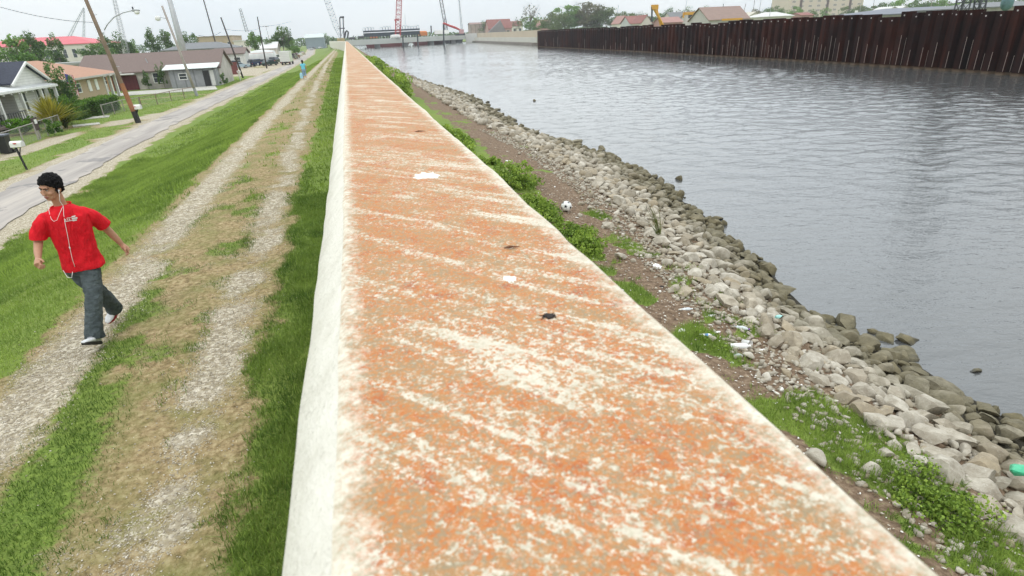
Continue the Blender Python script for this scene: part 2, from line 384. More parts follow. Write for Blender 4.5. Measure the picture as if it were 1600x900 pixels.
c = s.mix(s.ramp(s.noise(P, 34, 4, .8), [(.58, 0), (.72, .35)]), c, (.34, .30, .22)); s.out(c, .9, s.math('ADD', n1, s.math('MULTIPLY', n2, 1.2)), .5, .006)
ysw = np.concatenate([np.arange(-3, 4, .04), np.arange(4, 30, .3), np.arange(30, 170, 4), [172, 190, 220, 250, 279, 330, 400]])
def wall_strip(fn, m, name, par, off=None):
    V = []; K = None
    for y in ysw:
        row = fn(float(y)); K = len(row); V += row
    F_ = [(i*K+k, i*K+k+1, (i+1)*K+k+1, (i+1)*K+k) for i in range(len(ysw)-1) for k in range(K-1)]
    return part(name, MB().add(V, F_), m, par, smooth=True)
fw = root('flood_wall', (.17, 0, 1.9), 'long low concrete flood wall with rust orange lichen stained top, in the foreground', 'wall')
def jit(y, k, a): return float(vnoise(np.array(y*9.), np.array(k*3.7), 3)-.5)*a+float(vnoise(np.array(y*1.6), np.array(k*3.7), 8)-.5)*a*1.3
def top(y):
    w = float(wshift(np.array(y))); j = 1 if y < 30 else 0
    return [(-.076+w+jit(y, 1, .005)*j, y, ZT-.006), (-.066+w, y, ZT), (.05+w, y, ZT+jit(y, 5, .002)), (.17+w, y, ZT+.001), (.30+w, y, ZT+jit(y, 6, .002)), (.402+w, y, ZT), (.414+w+jit(y, 2, .010)*j, y, ZT-.006)]
def lft(y):
    w = float(wshift(np.array(y))); j = 1 if y < 30 else 0
    j = max(0, min(1, (7-y)/5)); a = jit(y, 3, .004)*j; b = jit(y, 4, .008)*j
    return [(-.070+w, y, ZT-.004), (-.082+w+jit(y, 1, .005)*j, y, ZT-.012), (-.108+w+b, y, ZT-.04), (-.145+w+a, y, ZT-.09), (-.150+w+a, y, ZT-.15), (-.150+w, y, ZT-.30), (-.155+w, y, 1.6)]
def rgt(y):
    w = float(wshift(np.array(y)))
    j = 1 if y < 12 else 0
    return [(.408+w, y, ZT-.004), (.424+w+jit(y, 2, .012)*j, y, ZT-.02), (.428+w, y, ZT-.12), (.43+w, y, .9)]
wall_strip(top, cap, 'cap', fw); wall_strip(lft, side, 'side_face', fw); wall_strip(rgt, side, 'side_face', fw)
# marks and litter lying on the wall
def flatblob(px, py, z, rx, ry, h, n=22, seed=1, rough=.35):
    c = gp(px, py, z); r = random.Random(seed); rings = []
    offs = [1+r.uniform(-rough, rough) for _ in range(n)]
    for t, hh in ((1, 0), (.85, h*.7), (.45, h), (.05, h*.9)):
        rings.append([(c[0]+rx*t*offs[k]*math.cos(6.2832*k/n), c[1]+ry*t*offs[k]*math.sin(6.2832*k/n), z+hh+.0005) for k in range(n)])
    return MB().loft(rings)
dk = mat('dark_debris', (.02, .014, .012), .9, .4, 60); wh = mat('white_splat', (.78, .76, .70), .8, .1, 30); br = mat('brown_leaf', (.13, .05, .02), .8, .3, 40)
mbug = flatblob(858, 495, ZT, .0105, .0085, .004, seed=4, rough=.3)
for k in range(9):
    c0 = gp(858, 495, ZT); a = k*.7+.3; mbug.tube([(c0[0], c0[1], ZT+.003), (c0[0]+.020*math.cos(a)*(1 if k % 2 else .6), c0[1]+.010*math.sin(a), ZT+.001)], .0007, 4)
single('debris_clump', mbug, dk, 'small dark clump of dead debris lying on the stained wall top', 'debris')
single('bird_dropping', flatblob(665, 275, ZT, .042, .05, .0015, seed=9, rough=.3), wh, 'large white splash on the orange wall top', 'dropping')
single('bird_dropping', flatblob(797, 436, ZT, .012, .016, .001, seed=12), wh, 'small white splash on the wall top nearer the dark debris clump', 'dropping')
def twig(px, py, L, seed, lab):
    c = gp(px, py, ZT); single('dead_leaf', MB().tube([(c[0]-L/2, c[1]+.004, ZT+.002), (c[0]-L/6, c[1]-.002, ZT+.005), (c[0]+L/2, c[1], ZT+.002)], [.001, .0032, .0006], 6), br, lab, 'leaf')
twig(800, 388, .034, 1, 'curled brown leaf on the middle of the wall top'); twig(657, 206, .05, 2, 'tiny dark leaf lying on the wall top beyond the large white splash')
# ------------------------------------------------------------------ sheet pile wall
rm_ = bpy.data.materials.new('rusty_steel'); s = N(nodes_of(rm_)); P = s.pos(); PV = s.pos((1.2, 1.2, .12))
a = s.noise(PV, 1.1, 5, .65); b = s.noise(P, .18, 3, .6); f = s.noise(P, 9, 4, .7)
c = s.ramp(a, [(.3, (.004, .002, .002)), (.52, (.018, .005, .0035)), (.75, (.06, .014, .007))])
c = s.mix(s.ramp(b, [(.52, 0), (.68, .6)]), c, (.06, .013, .005))
sx = s.n('ShaderNodeSeparateXYZ'); g = s.n('ShaderNodeNewGeometry'); s.l(g.outputs['Position'], sx.inputs[0])
hz = s.math('ADD', sx.outputs[2], s.math('MULTIPLY', f, .12))
c = s.mix(s.ramp(s.math('DIVIDE', hz, 5), [(.172, 1), (.20, .85), (.215, 0)]), c, (.12, .085, .055))
s.out(c, .85, f, .4, .02, Specular_IOR_Level=.12)
def pile_pts():
    out = []; y = 5.0; acc = 0; k = 0
    ridge = 1.34
    while y < 178:
        x = float(np.interp(y, PY, PX)); t = Vector((float(np.interp(y+1, PY, PX))-x, 1, 0)).normalized(); nrm = Vector((-t.y, t.x, 0))
        out.append((Vector((x, y, 0)), t, nrm)); y += ridge*t.y
    return out
pl = pile_pts(); V = []; Fc = []; hole = MB(); weld = MB(); R_ = random.Random(3); ht = EYE
prof = [(0, 0), (.34, 0), (.50, .42), (.84, .42), (1.0, .42), (1.16, 0)]
prof = [(0, 0), (.42, 0), (.58, .42), (1.18, .42)]
hs = []
for i, (p, t, n) in enumerate(pl):
    if i % 2 == 0 or R_.random() < .2: ht = EYE+R_.choice([0, .08, -.10, .15, -.28, .1, .03, -.15])*(.9 if p.y < 110 else .6)
    hs.append(ht)
    for q, (u, w_) in enumerate(prof):
        b = p+t*u+n*w_; V += [(b.x, b.y, -.6), (b.x, b.y, ht)]
    b = p+t*.22+n*.03; hole.ell((b.x, b.y, ht-.28), (.05, .05, .06), 6, 4)
    b = p+t*.75+n*.45; hole.ell((b.x, b.y, ht-.30), (.05, .05, .06), 6, 4)
    if p.y < 75:
        b = p+t*.60+n*.44; z1 = WAT+1.9+R_.uniform(-.5, .8); weld.tube([(b.x, b.y, WAT+.25), (b.x, b.y, z1)], .012, 4)
        b = p+t*.0+n*.44-t*.02; weld.tube([(b.x, b.y, WAT+.25), (b.x, b.y, z1-.2)], .008, 4) if R_.random() < .5 else None
    elif R_.random() < .35:
        b = p+t*.60+n*.45; z1 = WAT+R_.uniform(.8, 3.0); weld.tube([(b.x, b.y, WAT+.25), (b.x, b.y, z1)], .022, 4)
K = len(V)//2
Fc = [(2*i, 2*i+2, 2*i+3, 2*i+1) for i in range(K-1)]
# back face and caps give it thickness
V2 = [(x+.05, y, z) for x, y, z in V]; o = len(V)
Fc2 = Fc+[(o+2*i+1, o+2*i+3, o+2*i+2, o+2*i) for i in range(K-1)]+[(2*i+1, 2*i+3, o+2*i+3, o+2*i+1) for i in range(K-1)]+[(o-2, o-1, len(V)*2-1, len(V)*2-2)]
sp_ = root('sheet_pile_wall', (48, 60, WAT), 'long rusty dark brown corrugated steel sheet pile wall across the canal', 'wall')
part('sheet_piles', MB().add(V+V2, Fc2), rm_, sp_)
part('lifting_holes', hole, mat('pale_hole', (.55, .52, .5), .9, .1, 3), sp_); part('weld_seams', weld, mat('pale_seam', (.42, .34, .30), .8, .3, 2), sp_)  # solid pale plugs; daylight seen through the lifting holes is painted as their colour
# return panel at the far end
# ------------------------------------------------------------------ rocks
rkm = bpy.data.materials.new('riprap_stone'); s = N(nodes_of(rkm)); tc = s.n('ShaderNodeTexCoord'); P = s.pos()
oi = s.n('ShaderNodeObjectInfo'); at = s.n('ShaderNodeAttribute', attribute_name='tone')
a = s.noise(P, 7, 6, .7); b = s.noise(P, 40, 4, .75); d2 = s.noise(P, 2.3, 4, .6)
rnd = s.math('FRACT', s.math('ADD', oi.outputs['Random'], at.outputs['Fac']))
c = s.ramp(rnd, [(0, (.30, .25, .18)), (.3, (.54, .50, .42)), (.6, (.44, .40, .33)), (.8, (.38, .31, .21)), (1, (.64, .60, .52))])
c = s.mix(s.ramp(a, [(.35, .75), (.65, 0)]), c, (.21, .175, .125)); c = s.mix(s.ramp(b, [(.58, 0), (.75, .6)]), c, (.68, .65, .58))
sx = s.n('ShaderNodeSeparateXYZ'); s.l(P, sx.inputs[0])
hz = s.math('ADD', sx.outputs[2], s.math('MULTIPLY', s.math('SUBTRACT', d2, .5), .40))
alg = s.ramp(s.math('MULTIPLY', hz, .5), [(.44, 1), (.54, .85), (.66, .0)])
c = s.mix(s.math('MULTIPLY', alg, .88), c, s.ramp(a, [(.3, (.05, .045, .02)), (.6, (.125, .105, .05)), (.8, (.20, .17, .10))]))
wet = s.ramp(s.math('MULTIPLY', hz, .5), [(.385, 1), (.43, 0)]); c = s.mix(wet, c, (.018, .017, .012))
s.out(c, s.ramp(wet, [(0, .85), (1, .35)]), s.math('ADD', a, s.math('MULTIPLY', b, .4)), .55, .03, Specular_IOR_Level=.35)
def rock_mesh(seed, sub=3):
    r = random.Random(seed); bm = bmesh.new(); bmesh.ops.create_icosphere(bm, subdivisions=sub, radius=1)
    pl_ = []
    for k in range(15):
        d = Vector((r.gauss(0, 1), r.gauss(0, 1), r.gauss(0, 1)*.8)).normalized(); pl_.append((d, r.uniform(.40, .66)))
    for v in bm.verts:
        for d, t in pl_:
            e = v.co.dot(d)-t
            if e > 0: v.co -= d*e*.985
    sc = Vector((1, r.uniform(.62, .9), r.uniform(.5, .78)))
    for v in bm.verts:
        v.co = Vector((v.co.x*sc.x, v.co.y*sc.y, v.co.z*sc.z))*1.55
        v.co += v.co.normalized()*(float(fbm(np.array(v.co.x+v.co.z*1.3+seed), np.array(v.co.y-v.co.z), 3.1, 2, seed))-.5)*.13
    me = bpy.data.meshes.new('rock'); bm.to_mesh(me); bm.free(); me.materials.append(rkm); me.shade_smooth()
    try: me.set_sharp_from_angle(angle=math.radians(22))
    except Exception: pass
    return me
RM = [rock_mesh(100+k) for k in range(16)]
def npmesh(me):
    v = np.empty(len(me.vertices)*3, np.float32); me.vertices.foreach_get('co', v)
    f = np.array([p.vertices[:] for p in me.polygons]); return v.reshape(-1, 3), f
LOW = [npmesh(rock_mesh(300+k, 1)) for k in range(10)]; MID = [npmesh(rock_mesh(400+k, 2)) for k in range(10)]
rocks = []          # x, y, z, r, yaw, tiltx, tilty
cell = {}
def put(x, y, r, ov=.80):
    k = (int(x//.5), int(y//.5))
    for a in range(-1, 2):
        for b in range(-1, 2):
            for (X, Y, R2) in cell.get((k[0]+a, k[1]+b), ()):
                if (X-x)**2+(Y-y)**2 < ((r+R2)*ov)**2: return False
    cell.setdefault(k, []).append((x, y, r)); return True
rr = random.Random(11)
def field(y0, y1, n, r0, r1, ov, bias=0., lo=0., hi=-.10):
    for i in range(n):
        y = rr.uniform(y0, y1); b = float(np.interp(y, BX_Y, BX_X)); w_ = float(np.interp(y, WY, WX))+hi+.16*math.sin(y*2.3)+.14*math.sin(y*5.1)
        x = rr.uniform(b-.15+lo, w_); r = rr.uniform(r0, r1)*rr.uniform(.8, 1.1)
        if put(x, y, r, ov): rocks.append((x, y, r))
field(1.2, 22, 1100, .115, .18, .86); field(1.2, 22, 5000, .085, .14, .84); field(1.2, 22, 12000, .045, .085, .84)
field(22, 60, 3500, .15, .26, .8); field(22, 60, 6000, .09, .14, .8); field(60, 150, 3500, .17, .30, .8)
for i in range(420):
    y = rr.uniform(1.5, 22); b = float(np.interp(y, BX_Y, BX_X)); x = b-abs(rr.gauss(0, .35))-.05; r = rr.uniform(.03, .08)
    if masks(np.array([x]), np.array([y]))[0][0] > .3 and rr.random() < .75: continue
    if put(x, y, r, .9): rocks.append((x, y, r))
# stones shown lying loose on the debris bank
for (px, py, r) in [(1068, 468, .12), (1055, 463, .10), (1192, 486, .09), (1270, 735, .10), (1360, 750, .09), (950, 363, .13), (905, 350, .07), (970, 420, .10), (1000, 405, .08), (940, 345, .06), (1365, 668, .09), (1110, 545, .05)]:
    p = gp(px, py, 1.42); rocks.append((p[0], p[1], r)); put(p[0], p[1], r)
lone = []
for (px, py, r, lab) in [(1408, 556, .17, 'large dark rock standing in the shallows above the near rock pile'), (1417, 532, .13, 'wet dark rock with a pale flat top in the shallow rock cluster'),
        (1383, 530, .13, 'rounded dark rock in shallow water left of its wet neighbours'), (1365, 519, .08, 'small low dark rock at the far edge of the shallow cluster'),
        (1525, 580, .06, 'small dark stone poking out of the water by the near bank'), (1330, 513, .08, 'dark rounded stone at the waterline below the big pale boulder'),
        (1200, 447, .15, 'olive brown boulder standing apart in the water by the rock bank'), (1232, 467, .08, 'low half sunk stone just right of the olive boulder in the water'),
        (1061, 280, .12, 'upright dark stone standing alone out in the water'), (1121, 342, .12, 'flat dark rock barely above water further out'),
        (1140, 412, .10, 'flat low rock out in the water in line with the olive boulder'), (1095, 375, .10, 'pair sized flat rock awash near the bank'),
        (1104, 358, .07, 'small round rock awash between the flat ones'), (940, 234, .15, 'dark rock in the water off the pebbly point'), (835, 158, .12, 'tiny far dark rock beyond the pebbly point'), (762, 160, .14, 'farthest dark rock beside the stony spit')]:
    p = gp(px, py, WAT); lone.append((p[0], p[1], r, lab))
    cell.setdefault((int(p[0]//.5), int(p[1]//.5)), []).append((p[0], p[1], r))
def vis(x, y, z):
    q = proj((x, y, z)); return q[2] > .3 and -30 < q[0] < 1640 and -30 < q[1] < 940
cand = []
for (x, y, r) in rocks:
    z = float(terrain(x, y))+r*.20+(.04 if rr.random() < .25 else 0)
    q = proj((x, y, z))
    # hidden behind the flood wall?
    hid = x*(HW)/(EYE-z) < .44
    cand.append((x, y, z, r, (r/q[2] if vis(x, y, z) and not hid else 0)))
cand.sort(key=lambda t: -t[4])
NI = 300-len(lone)
for i, (x, y, z, r, _) in enumerate(cand[:NI]):
    o = bpy.data.objects.new('rock', RM[i % len(RM)]); COL.objects.link(o); o.location = (x, y, z); k = r*1.12
    o.scale = (k*rr.uniform(.9, 1.2), k*rr.uniform(.9, 1.1), k*rr.uniform(.6, .95)); o.rotation_euler = (rr.uniform(-.35, .35), rr.uniform(-.35, .35), rr.uniform(0, 6.28))
    wx = float(np.interp(y, WY, WX)); bx = float(np.interp(y, BX_Y, BX_X)); t = (x-bx)/(wx-bx)
    if t < .12: tag(o, 'pale dusty stone at the upper grassy edge of the near rock bank', 'rock', 'upper edge stones of the near rock bank')
    elif t < .62: tag(o, 'dry pale grey beige stone in the middle of the near rock bank', 'rock', 'dry stones of the near rock bank')
    else: tag(o, 'olive brown algae stained stone along the waterline of the near bank', 'rock', 'algae stained waterline stones')
for (x, y, r, lab) in lone:
    o = bpy.data.objects.new('rock', RM[int(r*1000) % 16]); COL.objects.link(o); o.location = (x, y, WAT+r*.12); k = r*1.25
    o.scale = (k, k*.9, k*.9 if 'flat' not in lab and 'low' not in lab else k*.4); o.rotation_euler = (.2, .1, rr.uniform(0, 6)); tag(o, lab, 'rock')
def merge(items, pool, name, mt, lab, cat, tonefn=lambda: rr.random()):
    Vs = []; Fs = []; T = []; off = 0
    for (x, y, z, sx_, sy_, sz_) in items:
        v, f = pool[rr.randrange(len(pool))]; yaw = rr.uniform(0, 6.28); ca_, sa_ = math.cos(yaw), math.sin(yaw); tl = rr.uniform(-.3, .3)
        X = v[:, 0]*sx_; Y = v[:, 1]*sy_; Z = v[:, 2]*sz_+X*tl
        Vs.append(np.stack([X*ca_-Y*sa_+x, X*sa_+Y*ca_+y, Z+z], -1)); Fs.append(f+off); off += len(v); T.append(np.full(len(v), tonefn()))
    o = np_mesh(name, np.concatenate(Vs), np.concatenate(Fs), 3, mt, np.concatenate(T)); return tag(o, lab, cat, kind='stuff')
rest = [(x, y, z, r*1.15, r*1.1, r*1.05) for (x, y, z, r, _) in cand[NI:]]
merge([t for t in rest if t[1] < 25], MID, 'riprap', rkm, 'smaller stones filling the near rock bank', 'riprap')
merge([t for t in rest if t[1] >= 25], LOW, 'riprap', rkm, 'distant stretch of the stony rock bank', 'riprap')
sm = []
for i in range(9000):
    y = rr.uniform(1.5, 24); b = float(np.interp(y, BX_Y, BX_X)); w_ = float(np.interp(y, WY, WX)); x = rr.uniform(b-.9, w_-.55); r = rr.uniform(.015, .05)
    sm.append((x, y, float(terrain(x, y))+r*.3, r, r, r*.8))
merge(sm, LOW, 'rock_chips', rkm, 'small stone chips between the riprap rocks', 'stone chips')
# pale shells and litter specks over the brown debris bank
shm = bpy.data.materials.new('shell_bits'); s = N(nodes_of(shm)); at = s.n('ShaderNodeAttribute', attribute_name='tone')
s.out(s.ramp(at.outputs['Fac'], [(0, (.40, .34, .26)), (.5, (.62, .58, .50)), (1, (.82, .80, .76))]), .8)
sh = []
for i in range(2600):
    y = abs(rr.gauss(0, 8))+1.8; b = float(np.interp(y, BX_Y, BX_X)); x = rr.uniform(max(3.0, b-1.9), b+.1); r = rr.uniform(.006, .016)*(1+1.2*(rr.random() < .06))
    g9 = masks(np.array([x]), np.array([y]))[0][0]
    if g9 > .3 and rr.random() < .8: continue
    sh.append((x, y, float(terrain(x, y))+r*.5+.01, r*rr.uniform(.6, 1.6), r, r*.5))
merge(sh, LOW, 'shells', shm, 'white shell bits and scraps scattered over the brown debris bank', 'shells')
gvm = bpy.data.materials.new('gravel_stone'); s = N(nodes_of(gvm)); at = s.n('ShaderNodeAttribute', attribute_name='tone'); s.out(s.ramp(at.outputs['Fac'], [(0, (.26, .22, .16)), (.6, (.46, .41, .33)), (1, (.68, .63, .54))]), .9)
pe = []
for i in range(26000):
    y = 2.6+abs(rr.gauss(0, 7)); lr = rr.random(); c0 = float(XL(np.array(y))) if lr < .55 else float(XR(np.array(y))); x = rr.gauss(c0, .26); r = rr.uniform(.003, .010)
    _, g1, _ = masks(np.array([x]), np.array([y]))
    if g1[0] < .25 and rr.random() < .8: continue
    pe.append((x, y, float(terrain(x, y))+r*.3, r*1.2, r, r*.7))
merge(pe, [(v*1., f) for v, f in LOW], 'gravel', gvm, 'pale gravel stones in the two wheel tracks', 'gravel')
# ------------------------------------------------------------------ grass
def blades(name, X, Y, H, W, m, lab, cat, lean=.5, tone=None, Z=None, kind='stuff', twoseg=True, seed=0, windx=0):
    r = np.random.default_rng(seed); n = len(X); Z = terrain(X, Y)-.01 if Z is None else Z
    a = r.uniform(0, 6.283, n); L = np.abs(r.normal(0, lean, n))*H; b = r.uniform(0, 6.283, n)
    px, py = np.cos(b)*W/2, np.sin(b)*W/2; dx, dy = np.cos(a)*L+windx*H, np.sin(a)*L
    base1 = np.stack([X-px, Y-py, Z], -1); base2 = np.stack([X+px, Y+py, Z], -1)
    zt = np.sqrt(np.maximum(H*H-L*L*.7, (H*.3)**2))
    m1 = np.stack([X-px*.8+dx*.35, Y-py*.8+dy*.35, Z+zt*.6], -1); m2 = np.stack([X+px*.8+dx*.35, Y+py*.8+dy*.35, Z+zt*.6], -1)
    tip = np.stack([X+dx, Y+dy, Z+zt], -1)
    t = r.uniform(0, 1, n) if tone is None else tone
    if twoseg:
        V = np.stack([base1, base2, m1, m2, tip], 1).reshape(-1, 3); i = np.arange(n)*5
        Fq = np.concatenate([np.stack([i, i+1, i+3], -1), np.stack([i, i+3, i+2], -1), np.stack([i+2, i+3, i+4], -1)]); T = np.repeat(t, 5)
    else:
        V = np.stack([base1, base2, tip], 1).reshape(-1, 3); i = np.arange(n)*3; Fq = np.stack([i, i+1, i+2], -1); T = np.repeat(t, 3)
    o = np_mesh(name, V, Fq, 3, m, T); return tag(o, lab, cat, kind=kind)
G_GREEN = leafmat('lawn_blade', (.055, .115, .015), (.30, .41, .075)); G_DRY = leafmat('dry_blade', (.16, .14, .045), (.40, .33, .15), .15)
G_MIX = leafmat('olive_blade', (.05, .085, .018), (.19, .19, .07))
def scatter(x0, x1, y0, y1, n, seed, maskf, power=1.0):
    r = np.random.default_rng(seed); X = r.uniform(x0, x1, n)
    u = r.uniform(0, 1, n); Y = y0+(y1-y0)*u**power; g, gv, d = masks(X, Y); k = maskf(X, Y, g, gv, d, r.uniform(0, 1, n)); return X[k], Y[k]
def clump_tone(X, Y, seed, sc=3): return np.clip(fbm(X, Y, sc, 3, seed)*1.5-.25+np.random.default_rng(seed).uniform(-.22, .22, len(X)), 0, 1)
X, Y = scatter(-2.2, -.16, 1.8, 13, 230000, 1, lambda X, Y, g, gv, d, u: u < g*.9-.1, 1.5)
blades('grass', X, Y, rng.uniform(.03, .095, len(X))*(.55+.9*fbm(X, Y, 2.5, 2, 5)), .0055, G_GREEN, 'lush dark green grass strip along the foot of the flood wall', 'grass', .95, np.where(rng.uniform(0, 1, len(X)) < .06, 1.0, clump_tone(X, Y, 2)*.6), seed=1)
X, Y = scatter(-4.0, -1.3, 2.2, 16, 190000, 2, lambda X, Y, g, gv, d, u: (u < g*1.1-.1)&(X > -3.9), 1.5)
blades('grass', X, Y, rng.uniform(.02, .065, len(X)), .0055, G_GREEN, 'dark weedy grass tufts growing between the wheel tracks', 'grass', .9, clump_tone(X, Y, 3)*.32, seed=2)
X, Y = scatter(-4.3, -1.2, 2.2, 20, 130000, 3, lambda X, Y, g, gv, d, u: u < (1-g)*(1-gv)*.7, 1.4)
blades('dry_grass', X, Y, rng.uniform(.015, .045, len(X)), .0045, G_DRY, 'short straw coloured dry grass over the levee crown', 'dry grass', 1.1, seed=3, twoseg=False)
X, Y = scatter(-11.5, -3.7, 4.5, 34, 420000, 4, lambda X, Y, g, gv, d, u: u < g*1.05-.15, 1.25)
blades('grass', X, Y, rng.uniform(.025, .07, len(X))*(1+Y/45), .007+Y*.0004, G_GREEN, 'mown bright green grass on the levee slope above the road', 'grass', .7, np.clip(clump_tone(X, Y, 6, 1.2)*.9+.22, 0, 1), seed=4, twoseg=False)
X, Y = scatter(-11.5, -.2, 13, 120, 160000, 5, lambda X, Y, g, gv, d, u: u < g*1.05-.2, 1.2)
blades('grass', X, Y, rng.uniform(.06, .13, len(X)), .03+Y*.0004, G_GREEN, 'grass on the far stretch of the levee', 'grass', .7, np.clip(clump_tone(X, Y, 8, 1.)*.9+.2, 0, 1), seed=5, twoseg=False)
X, Y = scatter(-34, -14.6, 26, 110, 120000, 6, lambda X, Y, g, gv, d, u: u < g*1.05-.2, 1.1)
blades('grass', X, Y, rng.uniform(.05, .11, len(X)), .04, G_GREEN, 'lawns and verges on the far side of the road', 'grass', .7, np.clip(clump_tone(X, Y, 9, .7)+.25, 0, 1), seed=6, twoseg=False)
# canal side grass
X, Y = scatter(2.9, 5.6, 1.6, 12, 150000, 7, lambda X, Y, g, gv, d, u: u < g*1.0-.2, 1.5)
blades('grass', X, Y, rng.uniform(.03, .13, len(X))*(.4+1.0*fbm(X, Y, 3, 2, 7)), .0065, G_GREEN, 'tufty green grass on the canal side bank', 'grass', .75, np.clip(clump_tone(X, Y, 10, 2.5)+.12, 0, 1), seed=7)
X, Y = scatter(2.9, 5.9, 1.6, 22, 80000, 8, lambda X, Y, g, gv, d, u: (u < .6*(1-g))&(X < np.interp(Y, BX_Y, BX_X)+.05), 1.4)
blades('dead_reeds', X, Y, rng.uniform(.01, .035, len(X)), .005, leafmat('dead_stalk', (.07, .04, .022), (.30, .21, .13), .05), 'matted brown dead reed litter on the canal side bank', 'dead reeds', 2.2, seed=8, twoseg=False)
# sparse upright plants: weed clumps as things
def leafball(c, rx, ry, rz, n, size, seed, upb=.4, flat=False):
    r = np.random.default_rng(seed); d = r.normal(0, 1, (n, 3)); d /= np.linalg.norm(d, axis=1)[:, None]; rad = r.uniform(.25, 1, n)**.5
    k = max(3, n//60); ctr = r.normal(0, 1, (k, 3)); ctr /= np.linalg.norm(ctr, axis=1)[:, None]; ctr *= r.uniform(.3, 1.15, (k, 1))
    a = r.integers(0, k, n); p = ctr[a]*1.0+d*rad[:, None]*(.24*r.uniform(.6, 1.5, k)[a])[:, None]
    p[:, 2] = np.abs(p[:, 2]+.45)-.1 if flat else p[:, 2]
    P_ = p*np.array([rx, ry, rz])+np.array(c)
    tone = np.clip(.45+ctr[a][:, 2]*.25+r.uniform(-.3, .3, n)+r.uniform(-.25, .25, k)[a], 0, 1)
    return leaves(P_, size, r, tone, upb)
def leaves(P_, size, r, tone, upb=.4):
    n = len(P_); u = r.normal(0, 1, (n, 3)); u[:, 2] += upb; u /= np.linalg.norm(u, axis=1)[:, None]
    w_ = np.cross(u, r.normal(0, 1, (n, 3))); w_ /= np.linalg.norm(w_, axis=1)[:, None]
    L = (size*r.uniform(.6, 1.3, n))[:, None]; W = L*.38
    V = np.stack([P_-u*L*.5, P_+w_*W, P_+u*L*.5, P_-w_*W], 1).reshape(-1, 3)
    return V, np.arange(n*4).reshape(n, 4), np.repeat(tone, 4)
def bush(name, c, rx, ry, rz, n, size, m, lab, cat, group=None, seed=1, upb=.8):
    V, F_, T = leafball((c[0], c[1], c[2]+rz*.45), rx, ry, rz, n, size, seed, upb, True)
    r_ = root(name, c, lab, cat, group)
    o = np_mesh('foliage', V-np.array(c), F_, 4, m, T); o.parent = r_
    st = MB(); q = random.Random(seed)
    for k in range(7):
        a_ = q.uniform(0, 6.28); e = q.uniform(.2, .7); st.tube([(0, 0, 0), (math.cos(a_)*rx*e*.5, math.sin(a_)*ry*e*.5, rz*.5), (math.cos(a_)*rx*e, math.sin(a_)*ry*e, rz*.95)], [.012*max(rx, .5), .008*max(rx, .5), .004], 5)
    part('stems', st, mat('green_stem', (.09, .11, .04), .8, .2, 10), r_, local=True); return r_
WEED = leafmat('weed_leaf', (.07, .14, .018), (.32, .44, .07))
bush('bush', (3.62, 13.9, 1.5), .5, .95, .38, 5200, .06, WEED, 'fluffy bright green weed bush beside the wall, largest, nearer than the small white stone', 'bush', None, 21)
bush('bush', (3.38, 11.3, 1.5), .36, 1.0, .26, 4600, .055, WEED, 'low green weed bush along the wall, left of the football', 'bush', None, 22)
bush('bush', (3.6, 9.4, 1.5), .36, .8, .22, 4200, .05, WEED, 'green weed bush along the wall just below the football', 'bush', None, 23)
bush('bush', (3.2, 20.5, 1.55), .55, 2.4, .32, 5200, .08, WEED, 'long green weed bush at the wall above the pebbly bank', 'bush', None, 24)
bush('bush', (3.6, 16.6, 1.5), .3, .6, .22, 2600, .07, WEED, 'weed bush between the long bush and the largest one', 'bush', None, 25)
bush('bush', (2.9, 42, 1.6), .9, 7, .8, 5200, .14, WEED, 'tall reedy green growth beside the wall beyond the weed bushes', 'bush', None, 26)
bush('bush', (2.7, 75, 1.6), 1.1, 18, .8, 5600, .25, WEED, 'farthest green growth between wall and water', 'bush', None, 27)
bush('bush', (4.15, 2.6, 1.43), .42, .55, .12, 3600, .03, WEED, 'leafy bright green weeds on the near bank at the bottom right', 'bush', None, 28)
bush('bush', (3.75, 5.55, 1.45), .26, .4, .10, 1200, .04, WEED, 'low leafy weed patch around the litter by the wall', 'bush', None, 29)
# reed
def stalks(name, c, n, h, spread, w_, m, lab, cat, seed, wx_=.0):
    r = np.random.default_rng(seed); V = []; Fs = []; T = []
    for k in range(n):
        a_ = r.uniform(0, 6.28); sp2 = abs(r.normal(0, spread)); H = h*r.uniform(.45, 1) if k else h; o_ = len(V)
        b = r.uniform(0, 6.28); tn = r.uniform(0, 1)
        for j in range(6):
            t = j/5; ww = w_*(1-t**1.5)+.001; x = math.cos(a_)*(.03+sp2*t*t)+wx_*t*t; y = math.sin(a_)*(.03+sp2*t*t); z = H*t*(1-.15*sp2*t)
            V += [(x-math.cos(b)*ww, y-math.sin(b)*ww, z), (x+math.cos(b)*ww, y+math.sin(b)*ww, z)]; T += [tn, tn]
        Fs += [(o_+2*j, o_+2*j+1, o_+2*j+3, o_+2*j+2) for j in range(5)]
    o = np_mesh(name, np.array(V), np.array(Fs), 4, m, T); o.location = c; return tag(o, lab, cat)
p = gp(1028, 385, 1.3)
stalks('reed_plant', (p[0], p[1], float(terrain(p[0], p[1]))), 26, .75, .14, .008, leafmat('reed_leaf', (.06, .10, .02), (.22, .22, .08)), 'tall thin green reed standing alone among the rocks', 'reed', 5, -.22)
